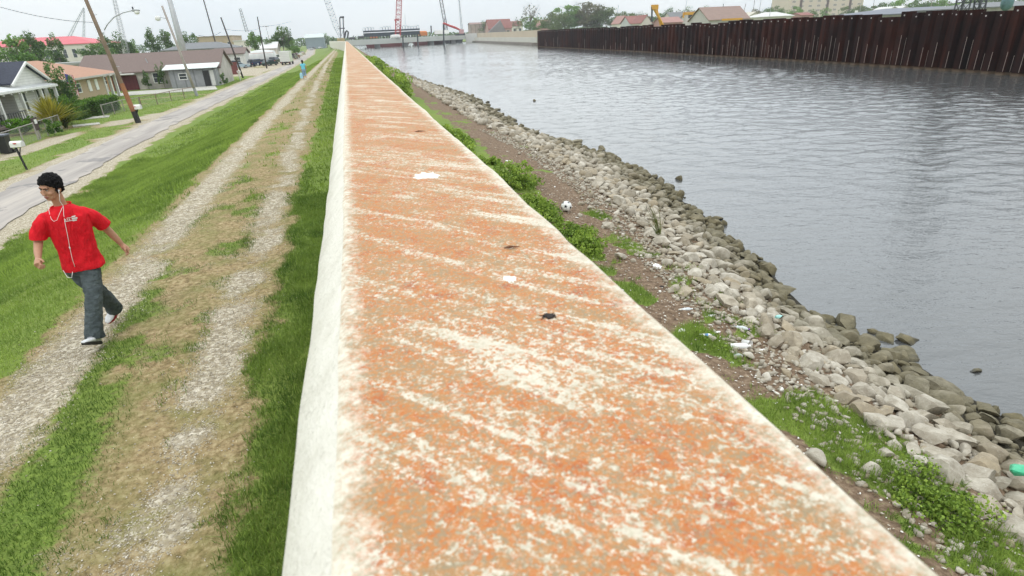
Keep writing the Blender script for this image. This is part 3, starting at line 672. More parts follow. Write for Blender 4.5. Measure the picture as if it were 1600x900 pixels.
# ------------------------------------------------------------------ football and litter
def litter(name, px, py, build, lab, cat, mats, z=None):
    p = gp(px, py, 1.42); zz = float(terrain(p[0], p[1])) if z is None else z
    p = gp(px, py, zz); return p
p = gp(885, 334, 1.55); zb = float(terrain(p[0], p[1])); R0 = .115
fb = root('football', (p[0], p[1], zb), 'black and white football lying beside the green weeds', 'ball')
mw = MB(); bm = bmesh.new(); bmesh.ops.create_icosphere(bm, subdivisions=4, radius=R0)
Vb = [v.co+Vector((p[0], p[1], zb+R0)) for v in bm.verts]; Fb = [[v.index for v in f.verts] for f in bm.faces]; bm.free()
part('panels', MB().add(Vb, Fb), mat('ball_white', (.78, .78, .76), .45, .06, 20), fb, smooth=True)
bm = bmesh.new(); bmesh.ops.create_icosphere(bm, subdivisions=1, radius=1); ico = [v.co.normalized() for v in bm.verts]; bm.free()
bm = bmesh.new(); r_ico = bmesh.ops.create_icosphere(bm, subdivisions=1, radius=1); ico12 = [v.co.copy().normalized() for v in bm.verts]; bm.free()
mb = MB(); Rq = Matrix.Rotation(.45, 3, 'X') @ Matrix.Rotation(.3, 3, 'Y') @ Matrix.Rotation(.2, 3, 'Z')
for d in ico12:
    d = Rq @ d; a_ = d.orthogonal().normalized(); b = d.cross(a_); c0 = Vector((p[0], p[1], zb+R0)); ring = []
    rings = []
    for rad_, hgt_ in ((.40, 1.006), (.2, 1.012), (.01, 1.014)):
        rings.append([c0+(d+(a_*math.cos(k*1.2566)+b*math.sin(k*1.2566))*rad_).normalized()*R0*hgt_ for k in range(5)])
    mb.loft(rings)
part('black_patches', mb, mat('ball_black', (.015, .015, .017), .45, .1, 20), fb)
def bottle(px, py, L, R1, yaw, body, capc, lab, labelc=None, zoff=0):
    z0 = 1.42; q = gp(px, py, z0); z0 = float(terrain(q[0], q[1]))+R1*.8+zoff; q = gp(px, py, z0)
    r_ = root('bottle', (q[0], q[1], z0-R1*.8), lab, 'bottle', None, 0); d = Vector((math.cos(yaw), math.sin(yaw), .05)); c0 = Vector(q)
    prof_ = [(-.5, .6), (-.48, .95), (-.2, 1), (-.15, .93), (-.1, 1), (.15, 1), (.28, .8), (.38, .38), (.42, .33)]
    a_ = d.orthogonal().normalized(); b = d.cross(a_)
    part('body', MB().loft([[c0+d*L*t+(a_*math.cos(k*.5236)+b*math.sin(k*.5236))*R1*rr_ for k in range(12)] for t, rr_ in prof_]), body, r_, smooth=True)
    part('cap', MB().tube([c0+d*L*.42, c0+d*L*.5], R1*.42, 10), capc, r_)
    if labelc: part('label', MB().tube([c0-d*L*.12, c0+d*L*.10], R1*1.03, 12, cap=False), labelc, r_)
pla = mat('clear_plastic', (.60, .64, .66), .25, .15, 30); plw = mat('white_plastic', (.80, .80, .78), .4, .06, 20); blu = mat('blue_label', (.12, .28, .62), .4, .3, 60); pur = mat('purple_cap', (.20, .05, .35), .4, .05, 9)
grn = mat('green_plastic', (.05, .42, .22), .3, .15, 12); cyn = mat('aqua_plastic', (.35, .66, .62), .35, .2, 14)
bottle(1104, 525, .17, .033, -.35, plw, blu, 'white bottle with a blue label lying in the grass by the wall', blu)
bottle(1159, 513, .20, .032, -.75, pla, pur, 'clear plastic bottle with purple cap on the brown debris')
bottle(1072, 484, .19, .030, -.1, pla, plw, 'cloudy plastic bottle lying nearest the two flat slabs')
bottle(1118, 495, .20, .036, -.3, plw, plw, 'whitish plastic bottle lying between the other bottles')
bottle(1157, 541, .24, .042, -.35, plw, plw, 'long pale plastic bottle beside the open cup')
def cup(px, py, R1, L, lab):
    q = gp(px, py, 1.42); z0 = float(terrain(q[0], q[1]))+R1; q = gp(px, py, z0); c0 = Vector(q); d = Vector((-.25, .9, -.15)).normalized(); a_ = d.orthogonal().normalized(); b = d.cross(a_)
    mk = lambda t, rr_: [c0+d*L*t+(a_*math.cos(k*.3927)+b*math.sin(k*.3927))*R1*rr_ for k in range(16)]
    single('foam_cup', MB().loft([mk(1, .55), mk(1, .75), mk(0, 1.0), mk(-.02, 1.08), mk(-.02, .98), mk(.02, .9), mk(.9, .6), mk(.9, .1)]), plw, lab, 'cup', smooth=True)
cup(1172, 538, .045, .11, 'open foam cup lying on its side with its mouth towards the viewer')
def scrap(px, py, rx, ry, rz, m, lab, nm, cat, seed, zo=0):
    q = gp(px, py, 1.42); z0 = float(terrain(q[0], q[1])); q = gp(px, py, z0+zo+rz*.5)
    v, f = npmesh(rock_mesh(700+seed, 2)); v = v*np.array([rx, ry, rz])+np.array(q)
    return single(nm, MB().add(list(v), [tuple(t) for t in f]), m, lab, cat, smooth=False)
scrap(1143, 568, .035, .035, .032, plw, 'small round white foam float in the grass below the litter', 'foam_float', 'float', 1)
scrap(1154, 557, .07, .05, .035, pla, 'crumpled clear plastic bag between cup and white float', 'plastic_bag', 'bag', 2)
scrap(1217, 494, .06, .05, .03, cyn, 'crumpled aqua plastic scrap wedged among the rocks', 'plastic_scrap', 'plastic', 3, .28)
scrap(1594, 735, .09, .10, .05, grn, 'bright green plastic bottle piece on the rocks at the right edge', 'plastic_scrap', 'plastic', 4, .22)
scrap(1065, 517, .07, .04, .03, plw, 'torn white plastic wrapper at the edge of the grass by the wall', 'plastic_scrap', 'plastic', 5)
scrap(1121, 519, .05, .03, .02, plw, 'small white scrap between the upper bottles', 'plastic_scrap', 'plastic', 6)
scrap(1190, 549, .05, .04, .03, plw, 'small white wrapper right of the open cup', 'plastic_scrap', 'plastic', 7)
scrap(1026, 415, .10, .10, .05, plw, 'crumbled cream foam chunk at the foot of the rocks', 'foam_chunk', 'foam', 8)
scrap(796, 253, .13, .09, .08, plw, 'small white rounded stone beside the weeds above the football', 'white_stone', 'stone', 9)
scrap(1521, 849, .055, .03, .012, plw, 'folded white plastic scrap in the dark debris at bottom right', 'plastic_scrap', 'plastic', 10)
scrap(1579, 887, .035, .025, .015, plw, 'small white scrap at the bottom right corner', 'plastic_scrap', 'plastic', 11)
scrap(967, 426, .045, .07, .03, plw, 'pale oblong foam piece on the brown debris near the wall', 'foam_chunk', 'foam', 12)
scrap(1030, 448, .06, .05, .02, dk, 'dark burnt scrap on the brown debris bank', 'charred_scrap', 'scrap', 13)
scrap(1356, 706, .02, .02, .015, mat('blue_cap', (.05, .1, .45), .4, .1, 9), 'tiny dark blue plastic bit on the near bank', 'plastic_scrap', 'plastic', 14)
scrap(1475, 737, .03, .015, .01, mat('orange_scrap', (.7, .18, .06), .5, .1, 9), 'small orange scrap at the edge of the rocks', 'plastic_scrap', 'plastic', 15)
def stick(a, b, r, lab):
    A = gp(*a, 1.45); B = gp(*b, 1.45)
    for q in (A, B): q[2] = float(terrain(q[0], q[1]))+.03
    m_ = (A+B)/2+np.array([.02, .01, .03]); single('stick', MB().tube([A, m_, B], [r, r*.9, r*.6], 6), mat('driftwood', (.42, .37, .28), .9, .2, 12), lab, 'stick')
stick((878, 291), (903, 290), .016, 'bleached stick lying on the bank above the football'); stick((1250, 632), (1271, 618), .008, 'thin yellowish stick in the grass of the near bank'); stick((1148, 513), (1162, 505), .008, 'short stick lying by the purple capped bottle')
# ------------------------------------------------------------------ street side: poles
wood = mat('weathered_pole_wood', (.20, .145, .10), .9, .25, 2.5); wood2 = mat('reddish_pole_wood', (.30, .13, .06), .9, .25, 1.5); dkw = mat('dark_pole_wood', (.06, .05, .045), .9, .3, 2)
gal = mat('galvanised_steel', (.42, .43, .44), .5, .12, 2, metallic=.3); palew = mat('faded_pole_wood', (.38, .34, .31), .9, .15, 1)
whp = mat('white_paint', (.74, .74, .71), .6, .08, 2); blk = mat('black_paint', (.015, .015, .016), .5, .2, 5); gpn = mat('grey_paint', (.33, .34, .35), .6, .12, 2)
def pole(bx, by, tx, ty, r0, r1, m, lab, name='utility_pole', cat='pole', group=None, arms=(), z=0., boxes=()):
    b = gp(bx, by, z); Y = b[1]; t = AT(tx, ty, Y)
    if ty < 5: t = t+(t-b)*.12
    r = root(name, b, lab, cat, group); part('shaft', MB().tube([b-np.array([0, 0, .1]), b+(t-b)*.5, t], [r0, (r0+r1)/2, r1], 10), m, r, smooth=True)
    for (f, w_, tilt) in arms:
        q = b+(t-b)*f; part('crossarm', MB().tube([q+np.array([-w_, 0, tilt]), q+np.array([w_, 0, -tilt])], .09, 6), m, r)
        ins = MB()
        for k in (-1, -.6, .6, 1): ins.tube([q+np.array([w_*k, 0, 0]), q+np.array([w_*k, 0, .3])], .07, 6)
        part('insulators', ins, gal, r)
    for (f, s_) in boxes:
        q = b+(t-b)*f; part('transformer', MB().tube([q+np.array([.35, -.2, -.45*s_]), q+np.array([.35, -.2, .45*s_])], .25*s_, 10), gpn, r)
    return r, b, t
r_, b, t = pole(216, 192, 133, -3, .17, .12, wood, 'tall leaning wooden pole with a curved street lamp arm, beside the second white mailbox')
part('stained_base', MB().tube([b, b+(t-b)*.09], [.176, .174], 10, cap=False), blk, r_); part('brown_lower_shaft', MB().tube([b+(t-b)*.09, b+(t-b)*.30], [.1745, .163], 10, cap=False), wood2, r_)
Yp = b[1]; a0 = AT(163, 47, Yp-.1); pts = [a0, AT(168, 38, Yp-.4), AT(178, 27, Yp-.8), AT(192, 20, Yp-1.2), AT(208, 16, Yp-1.5)]
part('lamp_arm', MB().tube(pts, .035, 8), gal, r_, smooth=True)
lh = MB().ell(pts[-1]+np.array([.15, 0, -.02]), (.30, .13, .09), 12, 8); part('lamp_head', lh, gpn, r_, smooth=True)
part('lamp_lens', MB().ell(pts[-1]+np.array([.2, 0, -.14]), (.19, .15, .14), 12, 8), whp, r_, smooth=True); part('photocell', MB().tube([pts[-1]+np.array([.02, 0, .05]), pts[-1]+np.array([.0, 0, .22])], .05, 8), blk, r_)
pins = MB()
for f in (.42, .58, .66, .78): q = b+(t-b)*f; pins.tube([q, q+np.array([.35, -.1, .02])], .02, 5)
part('spikes', pins, gal, r_)
r_, b, t = pole(308, 150, 253, 9, .15, .11, palew, 'leaning wooden pole with a pale hood lamp, in front of the long grey house')
q = b+(t-b)*.86; part('lamp_head', MB().ell(q+np.array([.0, 0, 0])+np.array([-.9, 0, .1]), (.30, .16, .26), 10, 7), whp, r_, smooth=True); part('lamp_arm', MB().tube([q, q+np.array([-.9, 0, .3])], .03, 6), gal, r_)
part('grey_foot', MB().tube([b, b+(t-b)*.09], [.16, .158], 10, cap=False), gpn, r_)
pole(380, 122, 345, 27, .15, .10, dkw, 'short dark wooden pole with a brace near its top, by the third mailbox')
pole(417, 107, 402, 26, .16, .11, dkw, 'dark wooden pole among the parked cars')
pole(346, 100, 317, -4, .2, .15, dkw, 'dark pole rising behind the right gable of the long grey house', z=0)
pole(428, 88, 415, 40, .14, .1, palew, 'pale crooked pole beside the big tree near the white box truck', arms=((.97, 1.1, .2),))
r_, b, t = pole(296, 116, 264, -4, .72, .45, gal, 'thick grey steel transmission pole behind the long grey house')
pole(461, 68, 455, 26, .16, .12, wood, 'far utility pole with crossarm, leftmost of the far row', arms=((.9, 1.6, 0),), group=None)
pole(472, 66, 466, 27, .16, .12, wood, 'far plain utility pole, second in the far row')
pole(484, 66, 480, 30, .16, .12, wood, 'far utility pole with crossarm and transformer, third in the far row', arms=((.85, 1.6, 0),), boxes=((.6, 1),))
pole(502, 64, 496, 27, .16, .12, dkw, 'far slim pole left of the tall lattice boom'); pole(517, 62, 508, 10, .2, .14, dkw, 'far dark slim pole crossing the tall lattice boom')
pole(464, 70, 460, 38, .1, .08, palew, 'short pale pole beside the leftmost far crossarm pole')
def wire(pts, r, lab, group=None):
    P_ = [AT(*p) for p in pts]; out = []
    for i in range(len(P_)-1):
        for k in range(8): f = k/8; q = P_[i]*(1-f)+P_[i+1]*f; q = q.copy(); q[2] -= 4*.35*f*(1-f); out.append(q)
    out.append(P_[-1]); single('power_line', MB().tube(out, r, 4), mat('cable_black', (.05, .05, .055), .6, .1, 1), lab, 'cable', group)
wire([(-60, -8, 48), (145, 35, 53)], .02, 'thin cable crossing the sky from the left edge to the street lamp pole')
wire([(345, 50, 108), (310, 55, 90)], .03, 'short cable from the dark pole to the pole behind the grey house')
wire([(404, 45, 150), (348, 45, 112)], .03, 'cable sagging between two dark poles above the parked cars')
wire([(455, 33, 300), (404, 42, 152)], .05, 'cable from the far crossarm pole to the pole among the cars')
# lattice helper
def lattice(p0, p1, w0, w1, n, r, mb=None, side=None):
    mb = mb or MB(); p0 = Vector(p0); p1 = Vector(p1); d = (p1-p0).normalized(); a_ = Vector((1, 0, 0)) if side is None else Vector(side); a_ = (a_-d*a_.dot(d)).normalized(); b = d.cross(a_)
    cs = []
    for i in range(n+1):
        f = i/n; c = p0.lerp(p1, f); w_ = (w0+(w1-w0)*f)/2; cs.append([c+a_*w_*x+b*w_*y for x, y in ((1, 1), (-1, 1), (-1, -1), (1, -1))])
    for k in range(4): mb.tube([c[k] for c in cs], r, 4)
    for i in range(n):
        for k in range(4): mb.tube([cs[i][k], cs[i+1][(k+1) % 4]], r*.6, 3, cap=False)
        if i % 2 == 0:
            for k in range(4): mb.tube([cs[i][k], cs[i][(k+1) % 4]], r*.6, 3, cap=False)
    return mb
def tower(bx, by, tx, ty, Y, w0, w1, n, r, m, lab, ext=.0, nm='lattice_mast', cat='mast'):
    b = AT(bx, by, Y); t = AT(tx, ty, Y); t = t+(t-b)*ext; return single(nm, lattice(b, t, w0, w1, n, r), m, lab, cat, loc=b)
pg = mat('pale_lattice_steel', (.36, .38, .40), .7, .1, 1); 
tower(199, 88, 178, -3, 120, .75, .4, 34, .025, gpn, 'slim lattice radio mast behind the curved lamp arm')
tower(131, 60, 131.5, 13, 700, 1.6, 1.0, 16, .12, pg, 'distant straight radio mast above the red roof', nm='lattice_mast')
tower(107, 60, 131, 12, 690, 2.2, .8, 16, .12, pg, 'distant slanting boom leaning against the radio mast')
tower(386, 50, 375, 13, 260, 1.1, .7, 16, .07, pg, 'pale slanting crane boom far behind the parked cars', nm='crane_boom', cat='crane')
# ------------------------------------------------------------------ mailboxes
def mailbox(px, py, h, postm, lab, yaw, post_r=.05, box=(.28, .52, .26), flagc=None, dark_below=True):
    b = gp(px, py, 0); t = b+np.array([-.11*h, 0, h]); r = root('mailbox', b, lab, 'mailbox')
    part('post', MB().tube([b-np.array([0, 0, .1]), t], post_r, 8), postm, r)
    w_, L, H = box; ca_, sa_ = math.cos(yaw), math.sin(yaw); prof_ = [(-w_/2, 0), (w_/2, 0)]+[(w_/2*math.cos(a_), H*.55+w_/2*math.sin(a_)) for a_ in np.linspace(0, math.pi, 9)]
    c = t+np.array([.12*ca_, .12*sa_, 0]); R3 = [[(c[0]+u*(-sa_)+l*ca_, c[1]+u*ca_+l*sa_, c[2]+v_) for u, v_ in prof_] for l in (-L/2, L/2)]
    part('box', MB().loft(R3), whp, r); 
    f = c+np.array([ca_, sa_, 0])*(L/2+.012)
    part('door', MB().loft([[(f[0]+u*.86*(-sa_)+l*ca_, f[1]+u*.86*ca_+l*sa_, f[2]+.02+v_*.86) for u, v_ in prof_] for l in (-.01, .01)]), mat('dull_white', (.6, .6, .58), .6, .06, 3), r)
    q = b+(t-b)*.62; part('brace', MB().tube([q, c+np.array([.1*ca_, .1*sa_, 0])], post_r*.5, 6), postm, r)
    fl = c+np.array([-sa_*(-w_/2-.02), ca_*(-w_/2-.02), H*.5]); part('flag', MB().box(fl+np.array([0, 0, .05]), (.14, .03, .05), yaw), mat('red_flag_paint', (.5, .05, .04), .5, .05, 2), r)
mailbox(42.5, 265, 1.12, blk, 'white mailbox on a thin black post, nearest on the grass verge', -.15)
mailbox(219, 191.5, 1.0, blk, 'white mailbox on a thick black post beside the leaning lamp pole', -.1, .10, (.36, .75, .30))
mailbox(376, 125.5, 1.15, whp, 'white post mailbox by the short dark pole', -.1, .07, (.3, .5, .28))
# ------------------------------------------------------------------ houses
shingle_dark = mat('dark_shingles', (.035, .04, .06), .9, .3, 6); shingle_or = mat('tan_orange_shingles', (.37, .20, .13), .9, .12, 5); shingle_br = mat('brown_shingles', (.17, .125, .11), .95, .14, 5)
shingle_gr = mat('grey_shingles', (.17, .175, .18), .95, .15, 3); metal_roof = mat('pale_metal_roof', (.56, .57, .56), .55, .1, 1, stripe=(1, .9, .5)); siding = mat('white_siding', (.66, .66, .62), .8, .07, 2, stripe=(2, 5, .35))
brick = mat('tan_brick', (.42, .32, .21), .9, .15, 14); glass = mat('dark_window_glass', (.04, .05, .055), .15, .3, 2); greyp = mat('grey_panel', (.27, .28, .29), .85, .12, 2, stripe=(0, .8, .5)); stucco = mat('stained_pale_wall', (.44, .41, .38), .9, .2, .8)
maroon = mat('maroon_boards', (.10, .018, .022), .8, .2, 2, stripe=(0, 2, .5)); trim = mat('white_trim', (.75, .75, .72), .6, .05, 3)
def gable_roof(mb, x0, x1, y0, y1, ze, zr, axis='x', ov=.35, th=.14):
    if axis == 'x':
        ym = (y0+y1)/2; sl = (zr-ze)/(y1-y0)*2; e = ov
        prof_ = [(y0-e, ze-sl*e), (ym, zr), (y1+e, ze-sl*e), (y1+e, ze-sl*e+th), (ym, zr+th), (y0-e, ze-sl*e+th)]
        mb.extr(prof_, x0-ov, x1+ov, 'x')
    else:
        xm = (x0+x1)/2; sl = (zr-ze)/(x1-x0)*2; e = ov
        prof_ = [(x0-e, ze-sl*e), (xm, zr), (x1+e, ze-sl*e), (x1+e, ze-sl*e+th), (xm, zr+th), (x0-e, ze-sl*e+th)]
        mb.extr(prof_, y0-ov, y1+ov, 'y')
    return mb
def gable_wall(x0, x1, y0, y1, zb, ze, zr, axis='x'):
    if axis == 'x': return MB().extr([(y0, zb), (y1, zb), (y1, ze), ((y0+y1)/2, zr), (y0, ze)], x0, x1, 'x')
    return MB().extr([(x0, zb), (x1, zb), (x1, ze), ((x0+x1)/2, zr), (x0, ze)], y0, y1, 'y')
def window(r, c, w_, h, yaw, fr=None, gl=None, nm='window'):
    """framed opening on a wall whose outward normal is at angle yaw"""
    n = np.array([math.cos(yaw), math.sin(yaw), 0]); tt = np.array([-n[1], n[0], 0]); c = np.array(c, float); f = MB(); t = .09
    f.box(c+n*.03+tt*(w_/2), (.10, t, h+t), yaw); f.box(c+n*.03-tt*(w_/2), (.10, t, h+t), yaw); f.box(c+n*.03+np.array([0, 0, h/2]), (.104, w_-t, t), yaw); f.box(c+n*.03-np.array([0, 0, h/2]), (.104, w_-t, t), yaw); f.box(c+n*.02, (.07, w_-t, .05), yaw)
    o = part(nm, f, fr or trim, r)
    g_2 = MB().box(c+n*.012, (.05, w_, h), yaw); L = r.location; v = [(p[0]-L[0], p[1]-L[1], p[2]-L[2]) for p in g_2.v]
    p_ = mesh_obj('pane', v, g_2.f, gl or glass, o); return o
# House A: white house with porch
hx, hy = -27.4, 47.0
HA = root('white_house', (-28, 54, 0), 'white wooden house with dark shingle gables and a columned front porch, at the left edge', 'house')
x0, x1, y0, y1 = -37.5, -27.6, 46, 61.5
part('wall', gable_wall(x0, x1-.02, 50.6, 60.8, .5, 3.45, 5.3), siding, HA); part('foundation', MB().box((-32.6, 53.7, .25), (10, 14.5, .5)), stucco, HA)
part('roof', gable_roof(MB(), x0, x1, 50.6, 60.8, 3.5, 5.38, 'x', .3), shingle_dark, HA)
part('front_gable', gable_wall(x1, x1+2.1, 55.2, 61.0, .52, 3.2, 4.55), siding, HA); part('front_roof', gable_roof(MB(), x1-1, x1+2.1, 55.2, 61.0, 3.25, 4.6, 'x', .28), shingle_dark, HA)
part('side_gable', gable_wall(x1-6, x1+.5, 43.5, 49.5, .52, 3.1, 4.7), siding, HA); part('side_roof', gable_roof(MB(), x1-6, x1+.5, 43.5, 49.5, 3.15, 4.75, 'x', .3), shingle_dark, HA)
rk = MB()
for (gx_, ya, yb, ze, zr) in ((x1+.33, 50.3, 61.1, 3.38, 5.42), (x1+2.42, 54.9, 61.3, 3.12, 4.64), (x1+.84, 43.2, 49.8, 3.0, 4.79)):
    ym = (ya+yb)/2; rk.tube([(gx_, ya, ze), (gx_, ym, zr), (gx_, yb, ze)], .11, 4)
part('rake_trim', rk, trim, HA)
# porch
part('porch_roof', MB().loft([[(x1, 44.0, 3.28), (x1, 60.6, 3.28), (x1+2.9, 61.0, 2.72), (x1+2.9, 44.0, 2.72)], [(x1, 44.0, 3.36), (x1, 60.6, 3.36), (x1+2.9, 61.0, 2.80), (x1+2.9, 44.0, 2.80)]]), metal_roof, HA)
part('porch_floor', MB().box((x1+1.5, 52.4, .42), (2.9, 17, .16)), mat('porch_boards', (.22, .17, .15), .8, .2, 3), HA)
for k, yy in enumerate((45, 48.3, 51.6, 54.9, 58.2, 60.8)): part('column', MB().box((x1+2.7, yy, 1.58), (.2, .2, 2.16)).box((x1+2.7, yy, 2.66), (.32, .32, .1)).box((x1+2.7, yy, .56), (.30, .30, .12)), trim, HA)
rl_ = MB().box((x1+2.72, 50, 1.25), (.06, 11, .06)); 
for yy in np.arange(44.8, 55, .35): rl_.box((x1+2.72, yy, .88), (.04, .04, .7))
part('railing', rl_, mat('dark_railing', (.06, .07, .07), .7, .1, 2), HA)
part('fascia', MB().box((x1+2.93, 52.5, 2.70), (.06, 17, .16)), trim, HA)
for yy, w_ in ((46.5, 1.0), (50, 1.1), (56.4, .9)): window(HA, (x1+(2.1 if yy > 55 else .5 if yy < 50 else 0), yy, 1.75), w_, 1.5, 0)
window(HA, (x1+2.1, 59.4, 1.85), 1.5, 1.5, 0)
part('door', MB().box((x1+.04, 52.6, 1.55), (.08, 1.0, 2.1)), mat('door_grey', (.25, .27, .26), .6, .1, 2), HA); part('door', MB().box((x1+.04, 54.3, 1.55), (.08, .9, 2.1)), trim, HA)
part('vent_pipe', MB().tube([(-31, 52, 4.3), (-31, 52, 5.6)], .06, 8), gpn, HA)
for yy in np.arange(44.5, 61, 1.1): part('bracket', MB().box((x1+2.84, yy, 2.55), (.12, .1, .14)), trim, HA)
for (yy, lab, mm) in ((48.5, 'dark porch chair near the white house left columns', blk), (52.8, 'dark porch chair beside the white house front door', blk)):
    r = root('porch_chair', (x1+1.5, yy, .5), lab, 'chair'); part('seat', MB().box((x1+1.5, yy, .95), (.5, .5, .06)), mm, r); part('backrest', MB().box((x1+1.27, yy, 1.3), (.05, .5, .65)), mm, r)
    for a_ in (-1, 1):
        for c_ in (-1, 1): part('leg', MB().box((x1+1.5+.22*a_, yy+.22*c_, .72), (.05, .05, .43)), mm, r)
r = root('porch_swing', (x1+1.7, 56.2, .95), 'pale curved hammock chair hanging under the white house porch roof', 'swing')
part('sling', MB().loft([[(x1+1.4+.6*(k/8)**1, 55.6+1.2*k/8, 1.2-.35*math.sin(math.pi*k/8)+dz) for k in range(9)] for dz in (0, .35)], cap=False), mat('sling_cloth', (.6, .58, .52), .9, .1, 4), r)
part('ropes', MB().tube([(x1+1.4, 55.6, 1.5), (x1+1.6, 55.8, 2.9)], .015, 4).tube([(x1+2.0, 56.8, 1.5), (x1+1.7, 56.6, 2.9)], .015, 4), gpn, r)
# bin
r = root('rubbish_bin', gp(12, 240, 0), 'black wheeled rubbish bin behind the wire fence at the left edge', 'bin'); b = np.array(r.location)
part('body', MB().loft([[tuple(b+np.array([sx_*.26*k_, sy_*.28*k_, z_])) for sx_, sy_ in ((-1, -1), (1, -1), (1, 1), (-1, 1))] for k_, z_ in ((.85, .05), (1.05, 1.0))]), blk, r)
part('lid', MB().box(b+np.array([0, 0, 1.05]), (.62, .66, .08)), mat('bin_lid', (.10, .11, .14), .5, .1, 2), r); part('wheels', MB().tube([b+np.array([-.3, .25, .1]), b+np.array([.3, .25, .1])], .11, 10), blk, r)
# fences
wirem = mat('chain_link_mesh', (.25, .26, .25), .6, .1, 5)
def fence(pts, h, post_every, m, lab, mesh=True, rail_r=.03, post_r=.045):
    P_ = [np.array([p[0], p[1], 0.]) for p in pts]; c = sum(P_)/len(P_); r = root('wire_fence', c, lab, 'fence')
    rail = MB(); net = MB()
    for i in range(len(P_)-1):
        L = np.linalg.norm(P_[i+1]-P_[i]); n = max(1, int(round(L/post_every)))
        for k in range(n+(i == len(P_)-2)):
            q = P_[i]+(P_[i+1]-P_[i])*k/n; part('post', MB().tube([q-np.array([0, 0, .1]), q+np.array([0, 0, h+.05])], post_r, 6), m, r)
        rail.tube([P_[i]+np.array([0, 0, h]), P_[i+1]+np.array([0, 0, h])], rail_r, 6)
        if mesh:
            d = (P_[i+1]-P_[i])/L; n2 = int(L/.16)
            for k in range(n2):
                a_ = P_[i]+d*(k*.16)
                for sg in (1, -1):
                    e = k*.16+sg*h*.8
                    f = 1.
                    if e > L: f = (L-k*.16)/(h*.8)
                    if e < 0: f = k*.16/(h*.8)
                    if f > .05: net.tube([a_+np.array([0, 0, .03]), a_+d*sg*h*.8*f+np.array([0, 0, .03+(h-.05)*f])], .004, 3, cap=False)
    part('top_rail', rail, m, r)
    if mesh and net.v: part('wire_mesh', net, wirem, r)
    return r
fwood = mat('old_grey_rail', (.30, .28, .25), .9, .2, 4)
fence([(-19.8, 34.5), (-20.2, 41), (-20.55, 45.5)], 1.1, 2.2, fwood, 'grey post and rail wire fence in front of the white house, left of its gate')
fence([(-20.75, 46.3), (-21.0, 50.3)], 1.1, 1.3, fwood, 'grey rail fence stretch with closely set posts in front of the yellow spiky plant')
fence([(-21.0, 58.5), (-20.8, 63), (-20.0, 65)], 1.0, 2.2, fwood, 'low grey rail fence in front of the clipped hedge')
fence([(-19.9, 65), (-18.9, 71.5), (-17.6, 77)], 1.0, 3, mat('rust_fence', (.22, .15, .12), .9, .2, 3), 'wire fence along the lawn beside the lamp poles')
r = root('gate_sign', (-20.6, 45.9, 0), 'dark board with a small white notice fixed beside the fence gate', 'sign'); part('board', MB().box((-20.6, 45.9, 1.0), (.06, .7, .8)), mat('dark_board', (.06, .04, .035), .8, .2, 3), r); part('notice', MB().box((-20.55, 45.95, 1.15), (.03, .32, .26)), whp, r); part('post', MB().box((-20.63, 45.9, .5), (.06, .06, 1.0)), fwood, r)
# House B
HB = root('brick_house', (-33, 78, 0), 'tan brick bungalow with an orange brown hipped roof, behind the clipped hedge', 'house')
X0, X1, Y0, Y1 = -39, -28, 70.5, 85; za, zbp = 2.75, 4.55
part('wall', MB().box(((X0+X1)/2, (Y0+Y1-4)/2, 1.4), (X1-X0, Y1-Y0-4, 2.8)), brick, HB); part('porch_wall', MB().box(((X0+X1)/2-1, Y1-2, 1.4), (X1-X0-2, 4, 2.8)), mat('pink_brick', (.36, .22, .18), .9, .15, 10), HB)
ov = .6; A_ = [(X0-ov, Y0-ov, za), (X1+ov, Y0-ov, za), (X1+ov, Y1+ov, za), (X0-ov, Y1+ov, za)]; rdg = [(-33.5, 76, zbp), (-33.5, 80, zbp)]
hr = MB().add([*A_, *rdg, *[(x, y, z-.15) for x, y, z in A_]], [(0, 1, 4), (1, 2, 5, 4), (2, 3, 5), (3, 0, 4, 5), (6, 7, 1, 0), (7, 8, 2, 1), (8, 9, 3, 2), (9, 6, 0, 3), (9, 8, 7, 6)])
part('roof', hr, shingle_or, HB); part('fascia', MB().box((X1+ov+.03, (Y0+Y1)/2, za-.06), (.05, Y1-Y0+1.2, .2)).box(((X0+X1)/2, Y0-ov-.03, za-.06), (X1-X0+1.2, .05, .2)), mat('grey_fascia', (.45, .43, .40), .8, .1, 2), HB)
window(HB, (X1, 73.6, 1.75), 1.3, .9, 0)
for yy in (76.6, 78.6): part('shutter', MB().box((X1+.05, yy, 1.8), (.08, .75, 1.15)), trim, HB)
part('door', MB().box((X1-1.96, 82.6, 1.15), (.08, 1.1, 2.2)), maroon, HB); part('door', MB().box((X1-1.96, 84, 1.15), (.08, .9, 2.2)), trim, HB)
for yy in (81.3, 83.2, 85): part('column', MB().box((X1-.1, yy, 1.35), (.28, .28, 2.6)), trim, HB)
part('downpipe', MB().tube([(X1+.1, 71.0, 0), (X1+.1, 71.0, 2.6)], .08, 6), trim, HB)
